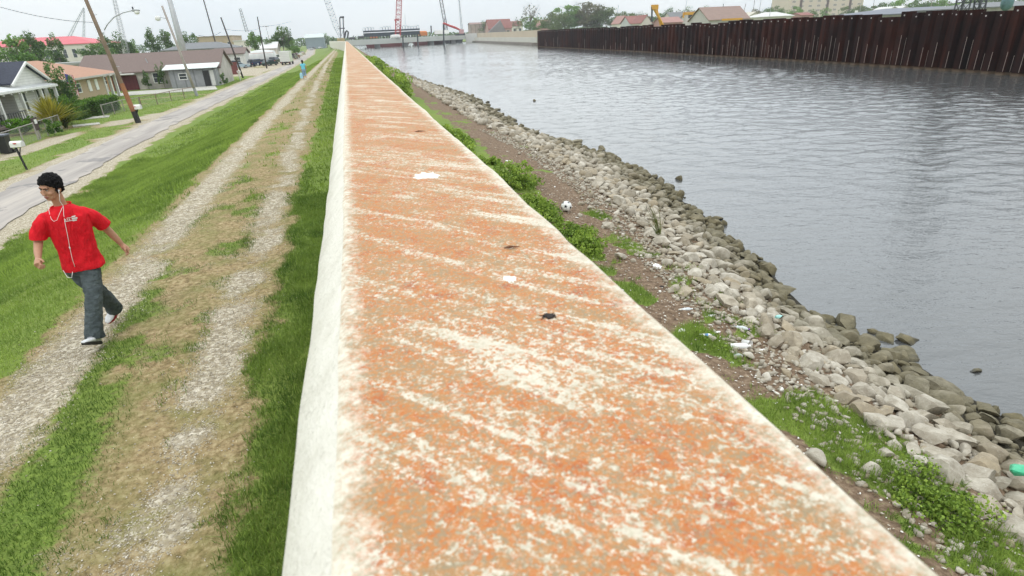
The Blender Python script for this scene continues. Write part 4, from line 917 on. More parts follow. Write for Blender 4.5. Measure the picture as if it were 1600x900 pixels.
# flag
fl = root('flag', AT(108, 132, 70), 'stars and stripes flag hanging from a slanted pole before the brick house', 'flag'); c0 = AT(102, 118, 70); c1 = AT(115, 145, 70)
part('flagpole', MB().tube([AT(117, 148, 70), AT(100, 112, 70)], .03, 6), trim, fl)
red = mat('flag_red', (.45, .03, .04), .8, .05, 3); fwh = mat('flag_white', (.75, .74, .72), .8, .04, 3); fbl = mat('flag_blue', (.04, .05, .20), .8, .1, 3)
A0, A1 = AT(101, 115, 69.9), AT(113, 147, 69.9); wdt = np.array([.62, 0, -.18])
sr = MB(); sw = MB()
for k in range(13):
    f0, f1 = k/13, (k+1)/13; (sr if k % 2 == 0 else sw).loft([[tuple(A0+wdt*f_+(A1-A0)*g_3+np.array([0, -.05-.12*math.sin(3*g_3+f_*4)+dy, 0])) for g_3 in np.linspace(0, 1, 8)]+[tuple(A0+wdt*f_+(A1-A0)*g_3+np.array([0, -.05-.12*math.sin(3*g_3+f_*4)+dy+.02, 0])) for g_3 in np.linspace(1, 0, 8)] for f_, dy in ((f0, 0), (f1, 0))])
part('red_stripes', sr, red, fl); part('white_stripes', sw, fwh, fl)
cb = MB().loft([[tuple(A0+wdt*f_+(A1-A0)*g_3+np.array([0, -.08-.12*math.sin(3*g_3+f_*4), 0])) for g_3 in np.linspace(0, .42, 5)]+[tuple(A0+wdt*f_+(A1-A0)*g_3+np.array([0, -.06-.12*math.sin(3*g_3+f_*4), 0])) for g_3 in np.linspace(.42, 0, 5)] for f_ in (0, .27, .54)])
part('blue_canton', cb, fbl, fl)
# House C: long low house
HC = root('long_house', (-25, 99, 0), 'long low grey house with brown shingle roof, white awning and screened porch', 'house')
xa, xb, ya, yb = -36, -18.2, 96, 106
part('wall', gable_wall(xa, xb, ya, yb, 0, 2.35, 4.5), stucco, HC); part('roof', gable_roof(MB(), xa, xb, ya, yb, 2.4, 4.6, 'x', .35), shingle_br, HC)
part('porch', MB().box((-21.3, 95.0, 1.15), (6.0, 2.0, 2.25)), greyp, HC); part('awning', MB().loft([[(-24.9, 96.1, 2.95), (-17.9, 96.1, 2.95), (-17.9, 93.4, 2.42), (-24.9, 93.4, 2.42)], [(-24.9, 96.1, 3.03), (-17.9, 96.1, 3.03), (-17.9, 93.4, 2.50), (-24.9, 93.4, 2.50)]]), mat('awning_white', (.62, .68, .66), .5, .05, 1, stripe=(0, 2, .2)), HC)
window(HC, (-22.6, 94.0, 1.5), 1.0, .8, -math.pi/2); part('door', MB().box((-19.6, 93.97, 1.1), (.8, .06, 2.0)), blk, HC); part('door', MB().box((-18.85, 93.97, 1.1), (.5, .06, 2.0)), mat('dull_white', (.6, .6, .58)), HC)
window(HC, (-26.3, 96, 1.45), 1.2, 1.3, -math.pi/2); window(HC, (-33.0, 96, 1.5), .9, 1.0, -math.pi/2)
part('garage_gate', MB().box((-30.5, 95.93, 1.0), (3.1, .12, 1.9)), maroon, HC); part('gate_canopy', MB().box((-30.6, 95.5, 2.15), (3.2, 1.0, .12)), trim, HC); part('side_panel', MB().box((-32.4, 95.93, 1.0), (.7, .1, 1.9)), mat('orange_board', (.36, .20, .09), .9, .15, 3), HC)
part('chimney_pipe', MB().tube([(-27.5, 98, 2.9), (-27.8, 98, 4.0)], .07, 6), gpn, HC)
# low flat building behind brick house, with a pale roof edge
FB = root('flat_building', AT(110, 106, 118), 'long flat roofed pale building behind the brick bungalow', 'building'); a_ = AT(70, 101, 112); b_ = AT(150, 84, 116)
part('wall', MB().loft([[(a_[0], a_[1], z_), (b_[0], b_[1], z_), (b_[0], b_[1]+8, z_), (a_[0]-3, a_[1]+8, z_)] for z_ in (0, 3.4)]), stucco, FB)
part('roof_edge', MB().loft([[(a_[0]-.3, a_[1]-.3, z_), (b_[0]+.3, b_[1]-.3, z_), (b_[0]+.3, b_[1]+8, z_), (a_[0]-3, a_[1]+8, z_)] for z_ in (3.4, 3.75)]), mat('roof_edge_grey', (.33, .33, .32), .9, .1, 2), FB)
# generic box building placed from its picture extents
def block(name, xl, xr, yt, yb, Y, depth, wm_, lab, roof=None, rm2=None, cat='building', wins=0, z0=None, ridge=None, slope='hip', group=None, wglass=None, rows=1):
    A = AT(xl, yb, Y); B = AT(xr, yb, Y); T = AT((xl+xr)/2, yt, Y); zb_ = 0 if z0 is None else z0
    x0, x1 = A[0], AT(xr, yb, Y)[0]; H = T[2]
    r = root(name, ((x0+x1)/2, Y+depth/2, zb_), lab, cat, group)
    if roof is None:
        part('wall', MB().box(((x0+x1)/2, Y+depth/2, (zb_+H)/2), (x1-x0, depth, H-zb_)), wm_, r); ze = H
        if rm2: part('roof', MB().box(((x0+x1)/2, Y+depth/2, H+.1), (x1-x0+.5, depth+.5, .25)), rm2, r)
    else:
        ze = AT((xl+xr)/2, roof, Y)[2]; ze = max(ze, zb_+1.5)
        if slope == 'gx':    # ridge along x, gable ends left/right
            part('wall', gable_wall(x0, x1, Y, Y+depth, zb_, ze, H, 'x'), wm_, r); part('roof', gable_roof(MB(), x0, x1, Y, Y+depth, ze+.05, H+.05, 'x', .4, .2), rm2, r)
        elif slope == 'gy':  # gable faces viewer
            part('wall', gable_wall(x0, x1, Y, Y+depth, zb_, ze, H, 'y'), wm_, r); part('roof', gable_roof(MB(), x0, x1, Y, Y+depth, ze+.05, H+.05, 'y', .4, .2), rm2, r)
        else:
            part('wall', MB().box(((x0+x1)/2, Y+depth/2, (zb_+ze)/2), (x1-x0, depth, ze-zb_)), wm_, r); ovv = .5; w_ = min((x1-x0)*.28, depth*.6)
            A4 = [(x0-ovv, Y-ovv, ze), (x1+ovv, Y-ovv, ze), (x1+ovv, Y+depth+ovv, ze), (x0-ovv, Y+depth+ovv, ze)]; R2 = [(x0+w_, Y+depth/2, H), (x1-w_, Y+depth/2, H)]
            part('roof', MB().add(A4+R2+[(x, y, z-.2) for x, y, z in A4], [(0, 1, 5, 4), (1, 2, 5), (2, 3, 4, 5), (3, 0, 4), (6, 7, 1, 0), (7, 8, 2, 1), (8, 9, 3, 2), (9, 6, 0, 3), (9, 8, 7, 6)]), rm2, r)
    if wins:
        for rw in range(rows):
            for k in range(wins):
                x = x0+(x1-x0)*(k+.5)/wins; z = zb_+(ze-zb_)*((rw+.55)/rows); w_ = (x1-x0)/wins*.42; h = (ze-zb_)/rows*.42
                window(r, (x, Y, z), w_, h, -math.pi/2, gl=wglass)
    return r
redroof = mat('bright_red_roof', (.50, .045, .065), .6, .08, .3, stripe=(0, .5, .12)); cream = mat('cream_wall', (.62, .58, .52), .85, .06, .5)
block('red_roofed_building', -60, 152, 57.5, 80, 330, 40, cream, 'wide two storey cream building with a bright red hipped roof, far left', roof=71.5, rm2=redroof, wins=14)
block('grey_roofed_building', 256, 368, 66, 90, 190, 14, stucco, 'broad low building with grey shingle roof behind the long house', roof=76, rm2=shingle_gr, wins=5)
block('tan_building', 312, 368, 57, 80, 260, 22, mat('tan_block_wall', (.42, .33, .23), .9, .1, .5), 'flat tan block building above the grey roofs', rm2=mat('tan_roof_edge', (.34, .27, .19), .9, .1, 1), wins=4)
block('white_shed', 368, 384, 64, 80, 255, 14, cream, 'small white flat roofed building right of the tan block', rm2=mat('pale_roof_edge', (.6, .62, .62), .9, .1, 1), wins=2)
block('workshop', 338, 385, 76.5, 104, 163, 8, mat('pale_boarding', (.60, .60, .56), .8, .06, 2, stripe=(0, 1, .3)), 'white garage with a brown shingle roof beside the parked cars', roof=84.5, rm2=shingle_br, slope='gx', wins=2)
block('gabled_shed', 404, 434, 67, 88, 210, 12, cream, 'small white gabled building behind the dark pole among the cars', roof=76, rm2=mat('white_metal_roof', (.6, .6, .58), .6, .08, 1), slope='gx')
block('storage_hall', 478, 507, 53, 69, 480, 40, mat('blue_grey_sheet', (.20, .25, .28), .7, .1, .2), 'long blue grey metal hall at the far end of the street', roof=59, rm2=mat('green_grey_roof', (.45, .50, .48), .7, .08, .2), slope='gx')
pf = MB().box((AT(351, 102, 128)[0], 128, 1.1), (4.4, .12, 2.2)); single('board_fence', pf, mat('maroon_fence', (.16, .05, .045), .85, .15, 1, stripe=(0, 3, .4)), 'short maroon board fence at the end of the white garage', 'fence')
# tarp hangar
A = AT(389, 103, 176); B = AT(430, 100, 180); th = root('tarpaulin_shelter', (A+B)/2*np.array([1, 1, 0]), 'rounded grey white tarpaulin shelter behind the parked cars', 'shelter')
A = AT(389, 103, 176); B = AT(430, 100, 180); rings = []
for f in np.linspace(0, 1, 9):
    c = A+(B-A)*f; rings.append([(c[0], c[1]+7*(1-math.cos(math.pi*k/12))/2, 3.7*math.sin(math.pi*k/12)**.55*(.9+.1*math.sin(f*math.pi))) for k in range(13)])
part('cover', MB().loft(rings, cap=True), mat('tarp', (.55, .56, .54), .8, .1, .8), th, smooth=True)
ed = MB(); ed.tube([A*np.array([1, 1, 0])+np.array([0, -.05, 2.35]), B*np.array([1, 1, 0])+np.array([0, -.05, 2.35])], .06, 6); part('eave_trim', MB().tube([(A[0], A[1]+.3, 2.9), (B[0], B[1]+.3, 2.9)], .05, 6), mat('pink_trim', (.5, .25, .2), .8, .1, 1), th)
# ------------------------------------------------------------------ vehicles
tyre = mat('tyre_rubber', (.02, .02, .02), .85, .1, 5); rim = mat('wheel_rim', (.4, .4, .42), .35, .05, 5, metallic=.6); cglass = mat('car_glass', (.03, .04, .05), .08, .1, 2)
PR = {'sedan': ([(-2.3, .35), (-2.33, .72), (-2.1, .95), (-1.45, 1.0), (1.15, .92), (2.05, .80), (2.3, .62), (2.3, .33)], [(-1.6, .98), (-1.0, 1.40), (.35, 1.42), (1.15, .93)], 1.78),
      'suv': ([(-2.3, .40), (-2.33, .85), (-2.25, 1.08), (1.1, 1.05), (2.1, .98), (2.3, .75), (2.3, .40)], [(-2.2, 1.06), (-2.0, 1.72), (.45, 1.72), (1.15, 1.06)], 1.88),
      'van': ([(-2.5, .40), (-2.55, 1.0), (-2.5, 1.15), (1.6, 1.1), (2.2, .95), (2.45, .75), (2.45, .40)], [(-2.45, 1.13), (-2.4, 2.0), (1.0, 2.0), (1.75, 1.1)], 1.95),
      'pickup': ([(-2.7, .50), (-2.7, 1.05), (1.1, 1.08), (2.3, 1.0), (2.6, .80), (2.6, .45)], [(-.7, 1.07), (-.55, 1.72), (.5, 1.72), (1.15, 1.07)], 1.85)}
def car(kind, px, py, yaw, paint, lab, group='cars parked along the far side of the road', nm='parked_car'):
    b = gp(px, py, 0); r = root(nm, b, lab, 'van' if kind == 'van' else 'pickup' if kind == 'pickup' else 'car', group, yaw); body, gh, wd = PR[kind]
    def ext(prof_, hw_, inset=None):
        n = len(prof_); rings = []
        zs = [p[1] for p in prof_]; zm, zM = min(zs), max(zs)
        for sgn, k in ((-1, 1), (-1, .96), (1, .96), (1, 1)):
            pass
        mb = MB(); L = []
        for y in (-hw_, -hw_+.06, hw_-.06, hw_):
            e = .05 if abs(y) == hw_ else 0
            L.append([(x*(1-e*.4), y*(1-(inset or 0)*((z-zm)/(zM-zm))), z-(e*.6 if z == zM else 0)) for x, z in prof_])
        return mb.loft(L)
    part('body', ext(body, wd/2), paint, r, local=True); part('roof', ext(gh, wd/2-.06, .16), paint, r, local=True)
    z0, z1 = gh[0][1]+.06, gh[1][1]-.08; g2 = MB()
    def lerp(a_, c_, t): return (a_[0]+(c_[0]-a_[0])*t, a_[1]+(c_[1]-a_[1])*t)
    for sg in (-1, 1):
        q = [lerp(gh[0], gh[1], .15), lerp(gh[0], gh[1], .85), lerp(gh[3], gh[2], .85), lerp(gh[3], gh[2], .15)]
        def yy(z): return sg*((wd/2-.06)*(1-.16*((z-gh[0][1])/(gh[1][1]-gh[0][1])))+.012)
        vs_ = [(x+(.12 if i < 2 else -.12), yy(z), z) for i, (x, z) in enumerate(q)]; vs2 = [(x, y-sg*.02, z) for x, y, z in vs_]; g2.loft([vs2, vs_])
    part('side_windows', g2, cglass, r, local=True)
    for nm2, (p0, p1), sg in (('windscreen', (gh[3], gh[2]), 1), ('rear_window', (gh[0], gh[1]), -1)):
        q0, q1 = lerp(p0, p1, .12), lerp(p0, p1, .88); hw0 = wd/2-.16
        part(nm2, MB().loft([[(q0[0]+sg*.02+d_, -hw0, q0[1]+.01), (q0[0]+sg*.02+d_, hw0, q0[1]+.01), (q1[0]+sg*.02+d_, hw0*.86, q1[1]+.01), (q1[0]+sg*.02+d_, -hw0*.86, q1[1]+.01)] for d_ in (0, -sg*.02)]), cglass, r, local=True)
    Lx = body[-1][0]
    for x in (-1.4, 1.4):
        for sg in (-1, 1):
            w_ = MB().tube([(x, sg*(wd/2-.2), .33), (x, sg*(wd/2+.01), .33)], .33, 14); o = part('wheel', w_, tyre, r, local=True)
            rm3 = MB().tube([(x, sg*(wd/2-.05), .33), (x, sg*(wd/2+.02), .33)], .19, 10); mesh_obj('rim', rm3.v, rm3.f, rim, o)
    for sg in (-1, 1):
        part('headlight', MB().box((Lx-.02, sg*(wd/2-.28), .72), (.08, .34, .14)), mat('lamp_glass', (.7, .7, .68), .2, .05, 2), r, local=True)
        part('tail_light', MB().box((body[0][0]+.0, sg*(wd/2-.2), .80), (.08, .26, .16)), mat('tail_red', (.4, .02, .02), .3, .05, 2), r, local=True)
    return r
def pt(n, c): return mat(n, c, .25, .04, 1)
silver = pt('silver_paint', (.50, .53, .56)); white_c = pt('car_white', (.72, .73, .72)); dblue = pt('dark_blue_paint', (.03, .045, .09)); black_c = pt('car_black', (.02, .022, .025)); dgreen = pt('dark_green_paint', (.03, .06, .055)); mar = pt('maroon_paint', (.18, .015, .03)); greyc = pt('grey_car_paint', (.16, .17, .19)); lblue = pt('light_blue_paint', (.35, .45, .52)); beige = pt('beige_paint', (.45, .40, .32))
car('suv', 362, 106.5, 1.9, black_c, 'dark car at the left end of the parked row, beside the maroon fence')
car('sedan', 374, 107, .35, lblue, 'light blue sedan with its side showing, behind the dark pole')
car('sedan', 389, 104.5, .3, silver, 'silver sedan parked right of the light blue one')
car('suv', 403, 103.5, .9, dblue, 'dark blue car between the silver sedan and the pole among the cars')
car('sedan', 411, 101.5, .4, black_c, 'black car mostly hidden behind the pole among the cars')
car('sedan', 422, 102.5, 1.0, dgreen, 'dark green sedan just right of the pole among the cars')
car('suv', 431, 99.5, 1.3, black_c, 'black car left of the white box truck')
car('van', 432, 96, 1.4, white_c, 'white van behind the black car next to the box truck')
car('suv', 459, 92, 1.45, greyc, 'grey car just beyond the box truck')
car('suv', 463, 91, 1.45, mar, 'maroon car beyond the box truck, nearer the road')
car('sedan', 467.5, 88, 1.45, white_c, 'white car beyond the maroon one')
car('sedan', 473, 85.5, 1.45, beige, 'beige car last in the row beyond the box truck')
FG = 'cars at the far end of the street'
car('pickup', 486, 78.5, 1.3, silver, 'silver pickup at the far end of the street', FG); car('suv', 491, 77.5, 1.3, greyc, 'grey car in the far group, behind the silver pickup', FG)
car('van', 497, 75, 1.3, white_c, 'white van in the far group', FG); car('sedan', 501, 76, 1.2, silver, 'silver sedan at the right of the far group', FG)
car('suv', 508, 74, 1.2, white_c, 'white car close to the levee crest, rightmost in the far group', FG)
def bgcar(px, py, Y, paint, lab, kind='sedan'):
    b = AT(px, py, Y); q = proj((b[0], b[1], 0)); return car(kind, q[0], q[1], .4, paint, lab, 'cars parked behind the flat roofed building')
for px, col_, lab in ((62, white_c, 'white car behind the flat building, leftmost'), (76, silver, 'silver car behind the flat building, second from left'), (88, mar, 'maroon car behind the flat building'), (98, white_c, 'white car behind the flat building, rightmost')):
    bgcar(px, 98, 150, col_, lab, 'suv')
# box truck
b = gp(449, 101, 0); r = root('box_truck', b, 'white box truck seen from behind, parked beside the road', 'truck', None, 1.5)
part('cargo_box', MB().box((0, 0, 2.0), (4.6, 2.35, 2.5)), pt('truck_white', (.70, .71, .68)), r, local=True); part('cab', MB().extr([(2.35, .6), (2.35, 2.2), (3.1, 2.2), (3.7, 1.4), (4.1, 1.3), (4.1, .6)], -1.0, 1.0, 'y'), white_c, r, local=True)
part('chassis', MB().box((.9, 0, .6), (6.2, .9, .25)), blk, r, local=True); part('bumper', MB().box((-2.4, 0, .55), (.15, 2.2, .2)), blk, r, local=True); part('rear_door', MB().box((-2.31, 0, 2.0), (.05, 2.1, 2.25)), mat('door_white', (.62, .63, .6), .5, .05, 1, stripe=(2, 2.5, .3)), r, local=True)
for x in (-1.4, 3.1):
    for sg in (-1, 1): part('wheel', MB().tube([(x, sg*.75, .42), (x, sg*1.08, .42)], .42, 14), tyre, r, local=True)
for sg in (-1, 1): part('tail_light', MB().box((-2.48, sg*.95, .62), (.05, .2, .12)), mat('tail_red', (.4, .02, .02)), r, local=True)
# hydrant / small items on gravel lot
b = gp(359, 119, 0); r = root('fire_hydrant', b, 'small dark red hydrant on the gravel lot by the third mailbox', 'hydrant'); part('barrel', MB().tube([b, b+np.array([0, 0, .6])], .12, 10), maroon, r); part('cap', MB().ell(b+np.array([0, 0, .62]), (.14, .14, .12), 10, 6), maroon, r); part('nozzle', MB().tube([b+np.array([-.2, 0, .42]), b+np.array([.2, 0, .42])], .06, 8), maroon, r)
b = gp(406, 106, 0); single('dirt_pile', MB().ell(b, (1.5, 1.0, .45), 12, 6), mat('tan_rubble', (.34, .30, .18), .95, .2, 3), 'low heap of tan rubble beside the pole among the cars', 'rubble')
b = gp(337, 131, 0); r = root('porch_table', b, 'small table with a pale green cover in front of the screened porch', 'table'); part('tabletop', MB().box(b+np.array([0, 0, .75]), (1.9, .9, .06)), mat('pale_green_cover', (.36, .46, .42), .7, .1, 2), r)
for sx_ in (-.8, .8):
    for sy_ in (-.35, .35): part('leg', MB().box(b+np.array([sx_, sy_, .36]), (.06, .06, .72)), gpn, r)
# ------------------------------------------------------------------ hedges, plants, trees
HG = leafmat('hedge_leaf', (.02, .06, .01), (.13, .25, .03)); YL = leafmat('cordyline_leaf', (.16, .17, .02), (.50, .42, .05)); TG = leafmat('tree_leaf', (.035, .08, .022), (.16, .26, .07)); TL = leafmat('light_tree_leaf', (.05, .085, .02), (.17, .22, .07)); TB = leafmat('bright_tree_leaf', (.055, .135, .024), (.22, .37, .075)); TD = leafmat('olive_tree_leaf', (.07, .075, .035), (.20, .19, .09))
def hedge(c, dx, dy, dz, n, lab, seed, yaw=0):
    r = np.random.default_rng(seed); P_ = r.uniform(-1, 1, (n, 3)); k = r.integers(0, 3, n); sg = np.where(r.uniform(0, 1, n) < .5, -1, 1); i = np.arange(n); P_[i, k] = sg*(1-np.abs(r.normal(0, .05, n)))
    P_ = P_*np.array([dx, dy, dz])/2; P_ += r.normal(0, .05, P_.shape); P_[:, 2] += dz/2
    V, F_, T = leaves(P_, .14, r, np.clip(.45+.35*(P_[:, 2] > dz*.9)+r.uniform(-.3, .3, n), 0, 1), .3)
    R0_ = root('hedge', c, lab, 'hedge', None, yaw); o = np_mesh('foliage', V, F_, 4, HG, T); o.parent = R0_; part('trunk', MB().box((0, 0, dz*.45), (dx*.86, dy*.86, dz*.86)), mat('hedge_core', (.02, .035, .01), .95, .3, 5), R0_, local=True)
hedge((-22.9, 58.3, 0), 1.5, 1.6, 1.25, 2600, 'low clipped dark hedge block left of the long one', 1); hedge((-22.6, 62.8, 0), 1.5, 5.2, 1.35, 5200, 'long clipped green hedge in front of the brick bungalow', 2)
bush('bush', (-21.9, 54.3, 0), 1.0, 1.2, 1.25, 3600, .13, HG, 'round dark green bush right of the yellow spiky plant', 'bush', None, 31); bush('bush', (-23.2, 49.8, 0), 1.0, 1.0, .6, 2600, .13, leafmat('lime_leaf', (.05, .13, .01), (.16, .33, .03)), 'low bright green bush left of the yellow spiky plant', 'bush', None, 32)
bush('bush', (-25.0, 62.5, 0), 1.1, 1.4, 2.7, 3200, .16, TG, 'tall dark shrub between the white house and the flag', 'bush', None, 33)
bush('bush', (-20.4, 47.5, 0), .5, .9, .6, 900, .12, HG, 'small bush at the fence foot near the gate board', 'bush', None, 34)
bush('bush', (-17.4, 93.3, 0), .6, .6, 1.0, 800, .14, TG, 'dark round shrub at the corner of the screened porch', 'bush', None, 35)
for k, (px, hh, lab) in enumerate(((243, 1.5, 'leafy shrub against the long house wall, left one'), (262, 1.9, 'leafy shrub against the long house wall, beside the awning'))):
    q = gp(px, 137.5, 0); bush('bush', (q[0], 95.2, 0), .7, .45, hh, 900, .16, TG, lab, 'bush', None, 36+k)
q = (-21.6, 50.8, 0)
stalks('spiky_plant', q, 520, 2.75, 1.0, .075, YL, 'big yellow green spiky plant behind the rail fence', 'plant', 41); stalks('spiky_plant', (-21.5, 52.2, 0), 300, 2.2, 1.0, .075, leafmat('cordyline_green', (.06, .10, .015), (.22, .26, .03)), 'greener spiky plant just behind the big yellow one', 'plant', 42)
def tree(px, ybase, ytop, width_px, Y, m, lab, seed, n=1500, z0=0., shape=1.0, name='tree', bare=False, lean=0.):
    """crown width and top taken from the picture, trunk rooted on the ground"""
    t = AT(px, ytop, Y); k = PM(px, ytop, Y); H = t[2]-z0; R = width_px*k/2*1.22; x, y = t[0], Y; r = random.Random(seed)
    R0_ = root(name, (x, y, z0), lab, 'tree'); tr = MB(); th = max(.12, H*.02); tr.tube([(0, 0, 0), (r.uniform(-.1, .1)*R, 0, H*.35), (lean*R, 0, H*.8)], [th, th*.7, th*.2], 8)
    nl = 18 if bare else 9
    for q_ in range(nl):
        f = r.uniform(.28, .85); a_ = r.uniform(0, 6.28); L = R*r.uniform(.5, .95)*(1.1-f*.5); p0 = Vector((0, 0, H*f)); p1 = Vector((math.cos(a_)*L*.6, math.sin(a_)*L*.6, H*f+L*.35)); p2 = Vector((math.cos(a_)*L, math.sin(a_)*L, min(H*.97, H*f+L*.9)))
        tr.tube([p0, p1, p2], [th*.4, th*.22, th*.07], 5)
        if bare:
            for w2 in range(4):
                a2 = a_+r.uniform(-1, 1); p3 = p1.lerp(p2, r.uniform(0, 1)); tr.tube([p3, p3+Vector((math.cos(a2)*L*.3, math.sin(a2)*L*.3, L*.35))], [th*.10, th*.04], 3)
    part('trunk', tr, mat('bark', (.13, .105, .08), .95, .25, 3), R0_, local=True)
    g_4 = np.random.default_rng(seed); rz = H*.40*shape; cz = H-rz; kk = 16
    ctr = g_4.normal(0, 1, (kk, 3)); ctr /= np.linalg.norm(ctr, axis=1)[:, None]; ctr *= g_4.uniform(.35, .85, (kk, 1)); ctr[0] = (0, 0, .8)
    n = 160 if bare else n; a_ = g_4.integers(0, kk, n); d = g_4.normal(0, 1, (n, 3)); d /= np.linalg.norm(d, axis=1)[:, None]; p = ctr[a_]+d*(g_4.uniform(.1, 1, n)**.5)[:, None]*.34*g_4.uniform(.6, 1.25, kk)[a_][:, None]
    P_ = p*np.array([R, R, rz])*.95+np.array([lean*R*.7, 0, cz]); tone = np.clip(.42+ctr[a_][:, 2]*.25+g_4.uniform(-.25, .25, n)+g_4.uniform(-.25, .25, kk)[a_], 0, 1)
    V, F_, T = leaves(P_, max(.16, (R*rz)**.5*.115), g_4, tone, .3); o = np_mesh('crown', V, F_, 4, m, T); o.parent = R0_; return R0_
tree(18, 90, 56, 70, 140, TB, 'leafy green tree in front of the red roof, at the left edge', 51, 2200); tree(42, 90, 50, 40, 150, TG, 'taller ragged tree in front of the red roof', 52, 2000)
tree(80, 95, 53, 26, 160, TG, 'narrow dark conical tree in front of the red roof', 53, 1800, shape=1.15); tree(60, 92, 68, 44, 165, TB, 'low bushy tree between the ragged tree and the conical one', 54, 1500)
tree(148, 92, 68, 56, 170, TG, 'low dark tree right of the red roof end, behind the lamp pole', 55, 1700); tree(158, 92, 53, 26, 190, TG, 'bushy tree crown just behind the lamp pole', 56, 1300); tree(182, 88, 49, 34, 185, TG, 'green tree beneath the curved lamp arm', 57, 1700)
tree(206, 88, 60, 26, 190, TB, 'small green tree right of the radio mast', 58, 1200); tree(231, 80, 43, 24, 200, TG, 'dark green tree, left one of the pair before the grey steel pole', 59, 1500); tree(252, 80, 45, 26, 200, TG, 'dark green tree, right one of the pair before the grey steel pole', 60, 1500)
tree(287, 78, 48, 22, 210, TG, 'dark green tree just right of the grey steel pole', 61, 1300); tree(300, 78, 50, 18, 215, TG, 'smaller dark tree right of the grey steel pole', 62, 1100)
tree(393, 85, 48, 26, 195, TB, 'bright green tree behind the pole among the cars', 63, 1900); tree(416, 85, 58, 16, 215, TG, 'small dark tree between the two larger street trees', 64, 900)
tree(437, 85, 42, 36, 220, TG, 'large dark green tree behind the white box truck', 65, 2400); tree(447, 88, 40, 16, 218, TG, 'taller thin crown rising from the large dark tree', 66, 900); tree(456, 90, 64, 28, 215, TB, 'bright lower tree at the right of the large dark one', 67, 1500)
tree(508, 66, 52, 18, 500, TB, 'green tree by the far end hall', 68, 700); tree(519, 64, 55, 7, 330, TG, 'small dark tree at the far end of the levee', 69, 500)
# ------------------------------------------------------------------ far end of the canal: bridge and works
conc_b = mat('bridge_concrete', (.50, .52, .48), .85, .06, .3); wallc = mat('tan_floodwall', (.50, .42, .31), .85, .07, .1); palec = mat('pale_bank_slab', (.55, .54, .47), .85, .08, .1); darkst = mat('dark_steel', (.05, .055, .06), .7, .2, .5); redst = mat('red_steel', (.42, .05, .05), .6, .15, .5); yel = mat('machine_yellow', (.60, .30, .03), .5, .1, 1); orange = mat('machine_orange', (.60, .20, .05), .5, .15, 1); rustb = mat('rusty_hull', (.16, .045, .045), .8, .3, .1)
BL = AT(541, 66, 306); BR = AT(731, 52, 352)
br_ = root('bridge', (BL+BR)/2*np.array([1, 1, 0])+np.array([0, 0, WAT]), 'long pale concrete bridge deck crossing the far end of the canal', 'bridge')
def seg(a_, b, w_, z0, z1): 
    d = np.array([b[0]-a_[0], b[1]-a_[1]]); d = d/np.linalg.norm(d); n = np.array([-d[1], d[0]])*w_; return MB().prism([(a_[0], a_[1]), (b[0], b[1]), (b[0]+n[0], b[1]+n[1]), (a_[0]+n[0], a_[1]+n[1])], z0, z1)
zt0 = EYE-.4
part('deck', seg(BL, BR, 11, zt0-2.1, zt0-.9), conc_b, br_); part('parapet', seg(BL+np.array([0, -.25, 0]), BR+np.array([0, -.25, 0]), .3, zt0-2.3, zt0+.1), conc_b, br_)
for f in (.02, .22, .44, .66, .86):
    c = BL+(BR-BL)*f; part('pier', MB().box((c[0], c[1]+5, (zt0-2.1)/2+.2), (2.6, 7, zt0-2.3)), mat('pier_grey', (.30, .30, .29), .9, .1, .3), br_)
# pale end block on the right
eb = seg(AT(727, 54, 350), AT(745, 54, 344), 8, -1, EYE+.2); single('bridge_abutment', eb, mat('abutment_concrete', (.56, .56, .53), .9, .05, .3), 'pale block at the right end of the bridge', 'abutment')
def barge(px0, px1, py, Y, h, d_, m, lab, nm='barge'):
    A = AT(px0, py, Y); B = AT(px1, py, Y); single(nm, MB().loft([[(A[0]+1, Y, WAT-.5), (B[0]-1, Y, WAT-.5), (B[0]-1, Y+d_, WAT-.5), (A[0]+1, Y+d_, WAT-.5)], [(A[0], Y-.5, WAT+h), (B[0], Y-.5, WAT+h), (B[0], Y+d_, WAT+h), (A[0], Y+d_, WAT+h)]]), m, lab, 'barge')
barge(572, 640, 72, 345, 1.6, 14, rustb, 'long dark red barge under the left part of the bridge'); barge(648, 695, 70, 352, 2.0, 14, rustb, 'dark red barge under the right part of the bridge'); barge(697, 724, 68, 366, 1.7, 10, darkst, 'dark barge by the right end of the bridge')
def item(px0, px1, py0, py1, Y, d_, m, lab, nm, cat):
    A = AT(px0, py1, Y); B = AT(px1, py1, Y); T = AT((px0+px1)/2, py0, Y); w_ = B[0]-A[0]; h = T[2]-A[2]; c = (A[0]+B[0])/2
    return single(nm, MB().loft([[(c+sx_*w_/2*k, Y+d_/2+sy_*d_/2*k, A[2]+h*f) for sx_, sy_ in ((-1, -1), (1, -1), (1, 1), (-1, 1))] for f, k in ((0, 1), (.7, 1), (.9, .85), (1, .5))]), m, lab, cat)
item(578, 590, 52, 60, 380, 4, orange, 'orange rounded tank above the left part of the bridge', 'tank', 'tank'); item(655, 668, 48, 56, 380, 4, orange, 'orange tank right of the dark steel frame', 'tank', 'tank'); item(527, 539, 59, 65, 326, 3, mat('tan_crane_cab', (.45, .36, .18), .7, .1, 1), 'tan crane cab at the foot of the tall lattice boom', 'crane_cab', 'crane'); item(611, 626, 54, 59, 322, 3, whp, 'small white cabin at the foot of the red lattice tower', 'cabin', 'cabin')
item(560, 568, 56, 60, 390, 3, darkst, 'dark low machinery left of the dark steel frame', 'machinery', 'machinery'); item(545, 555, 58, 62, 370, 3, darkst, 'dark low machinery beside the tall lattice boom', 'machinery', 'machinery')
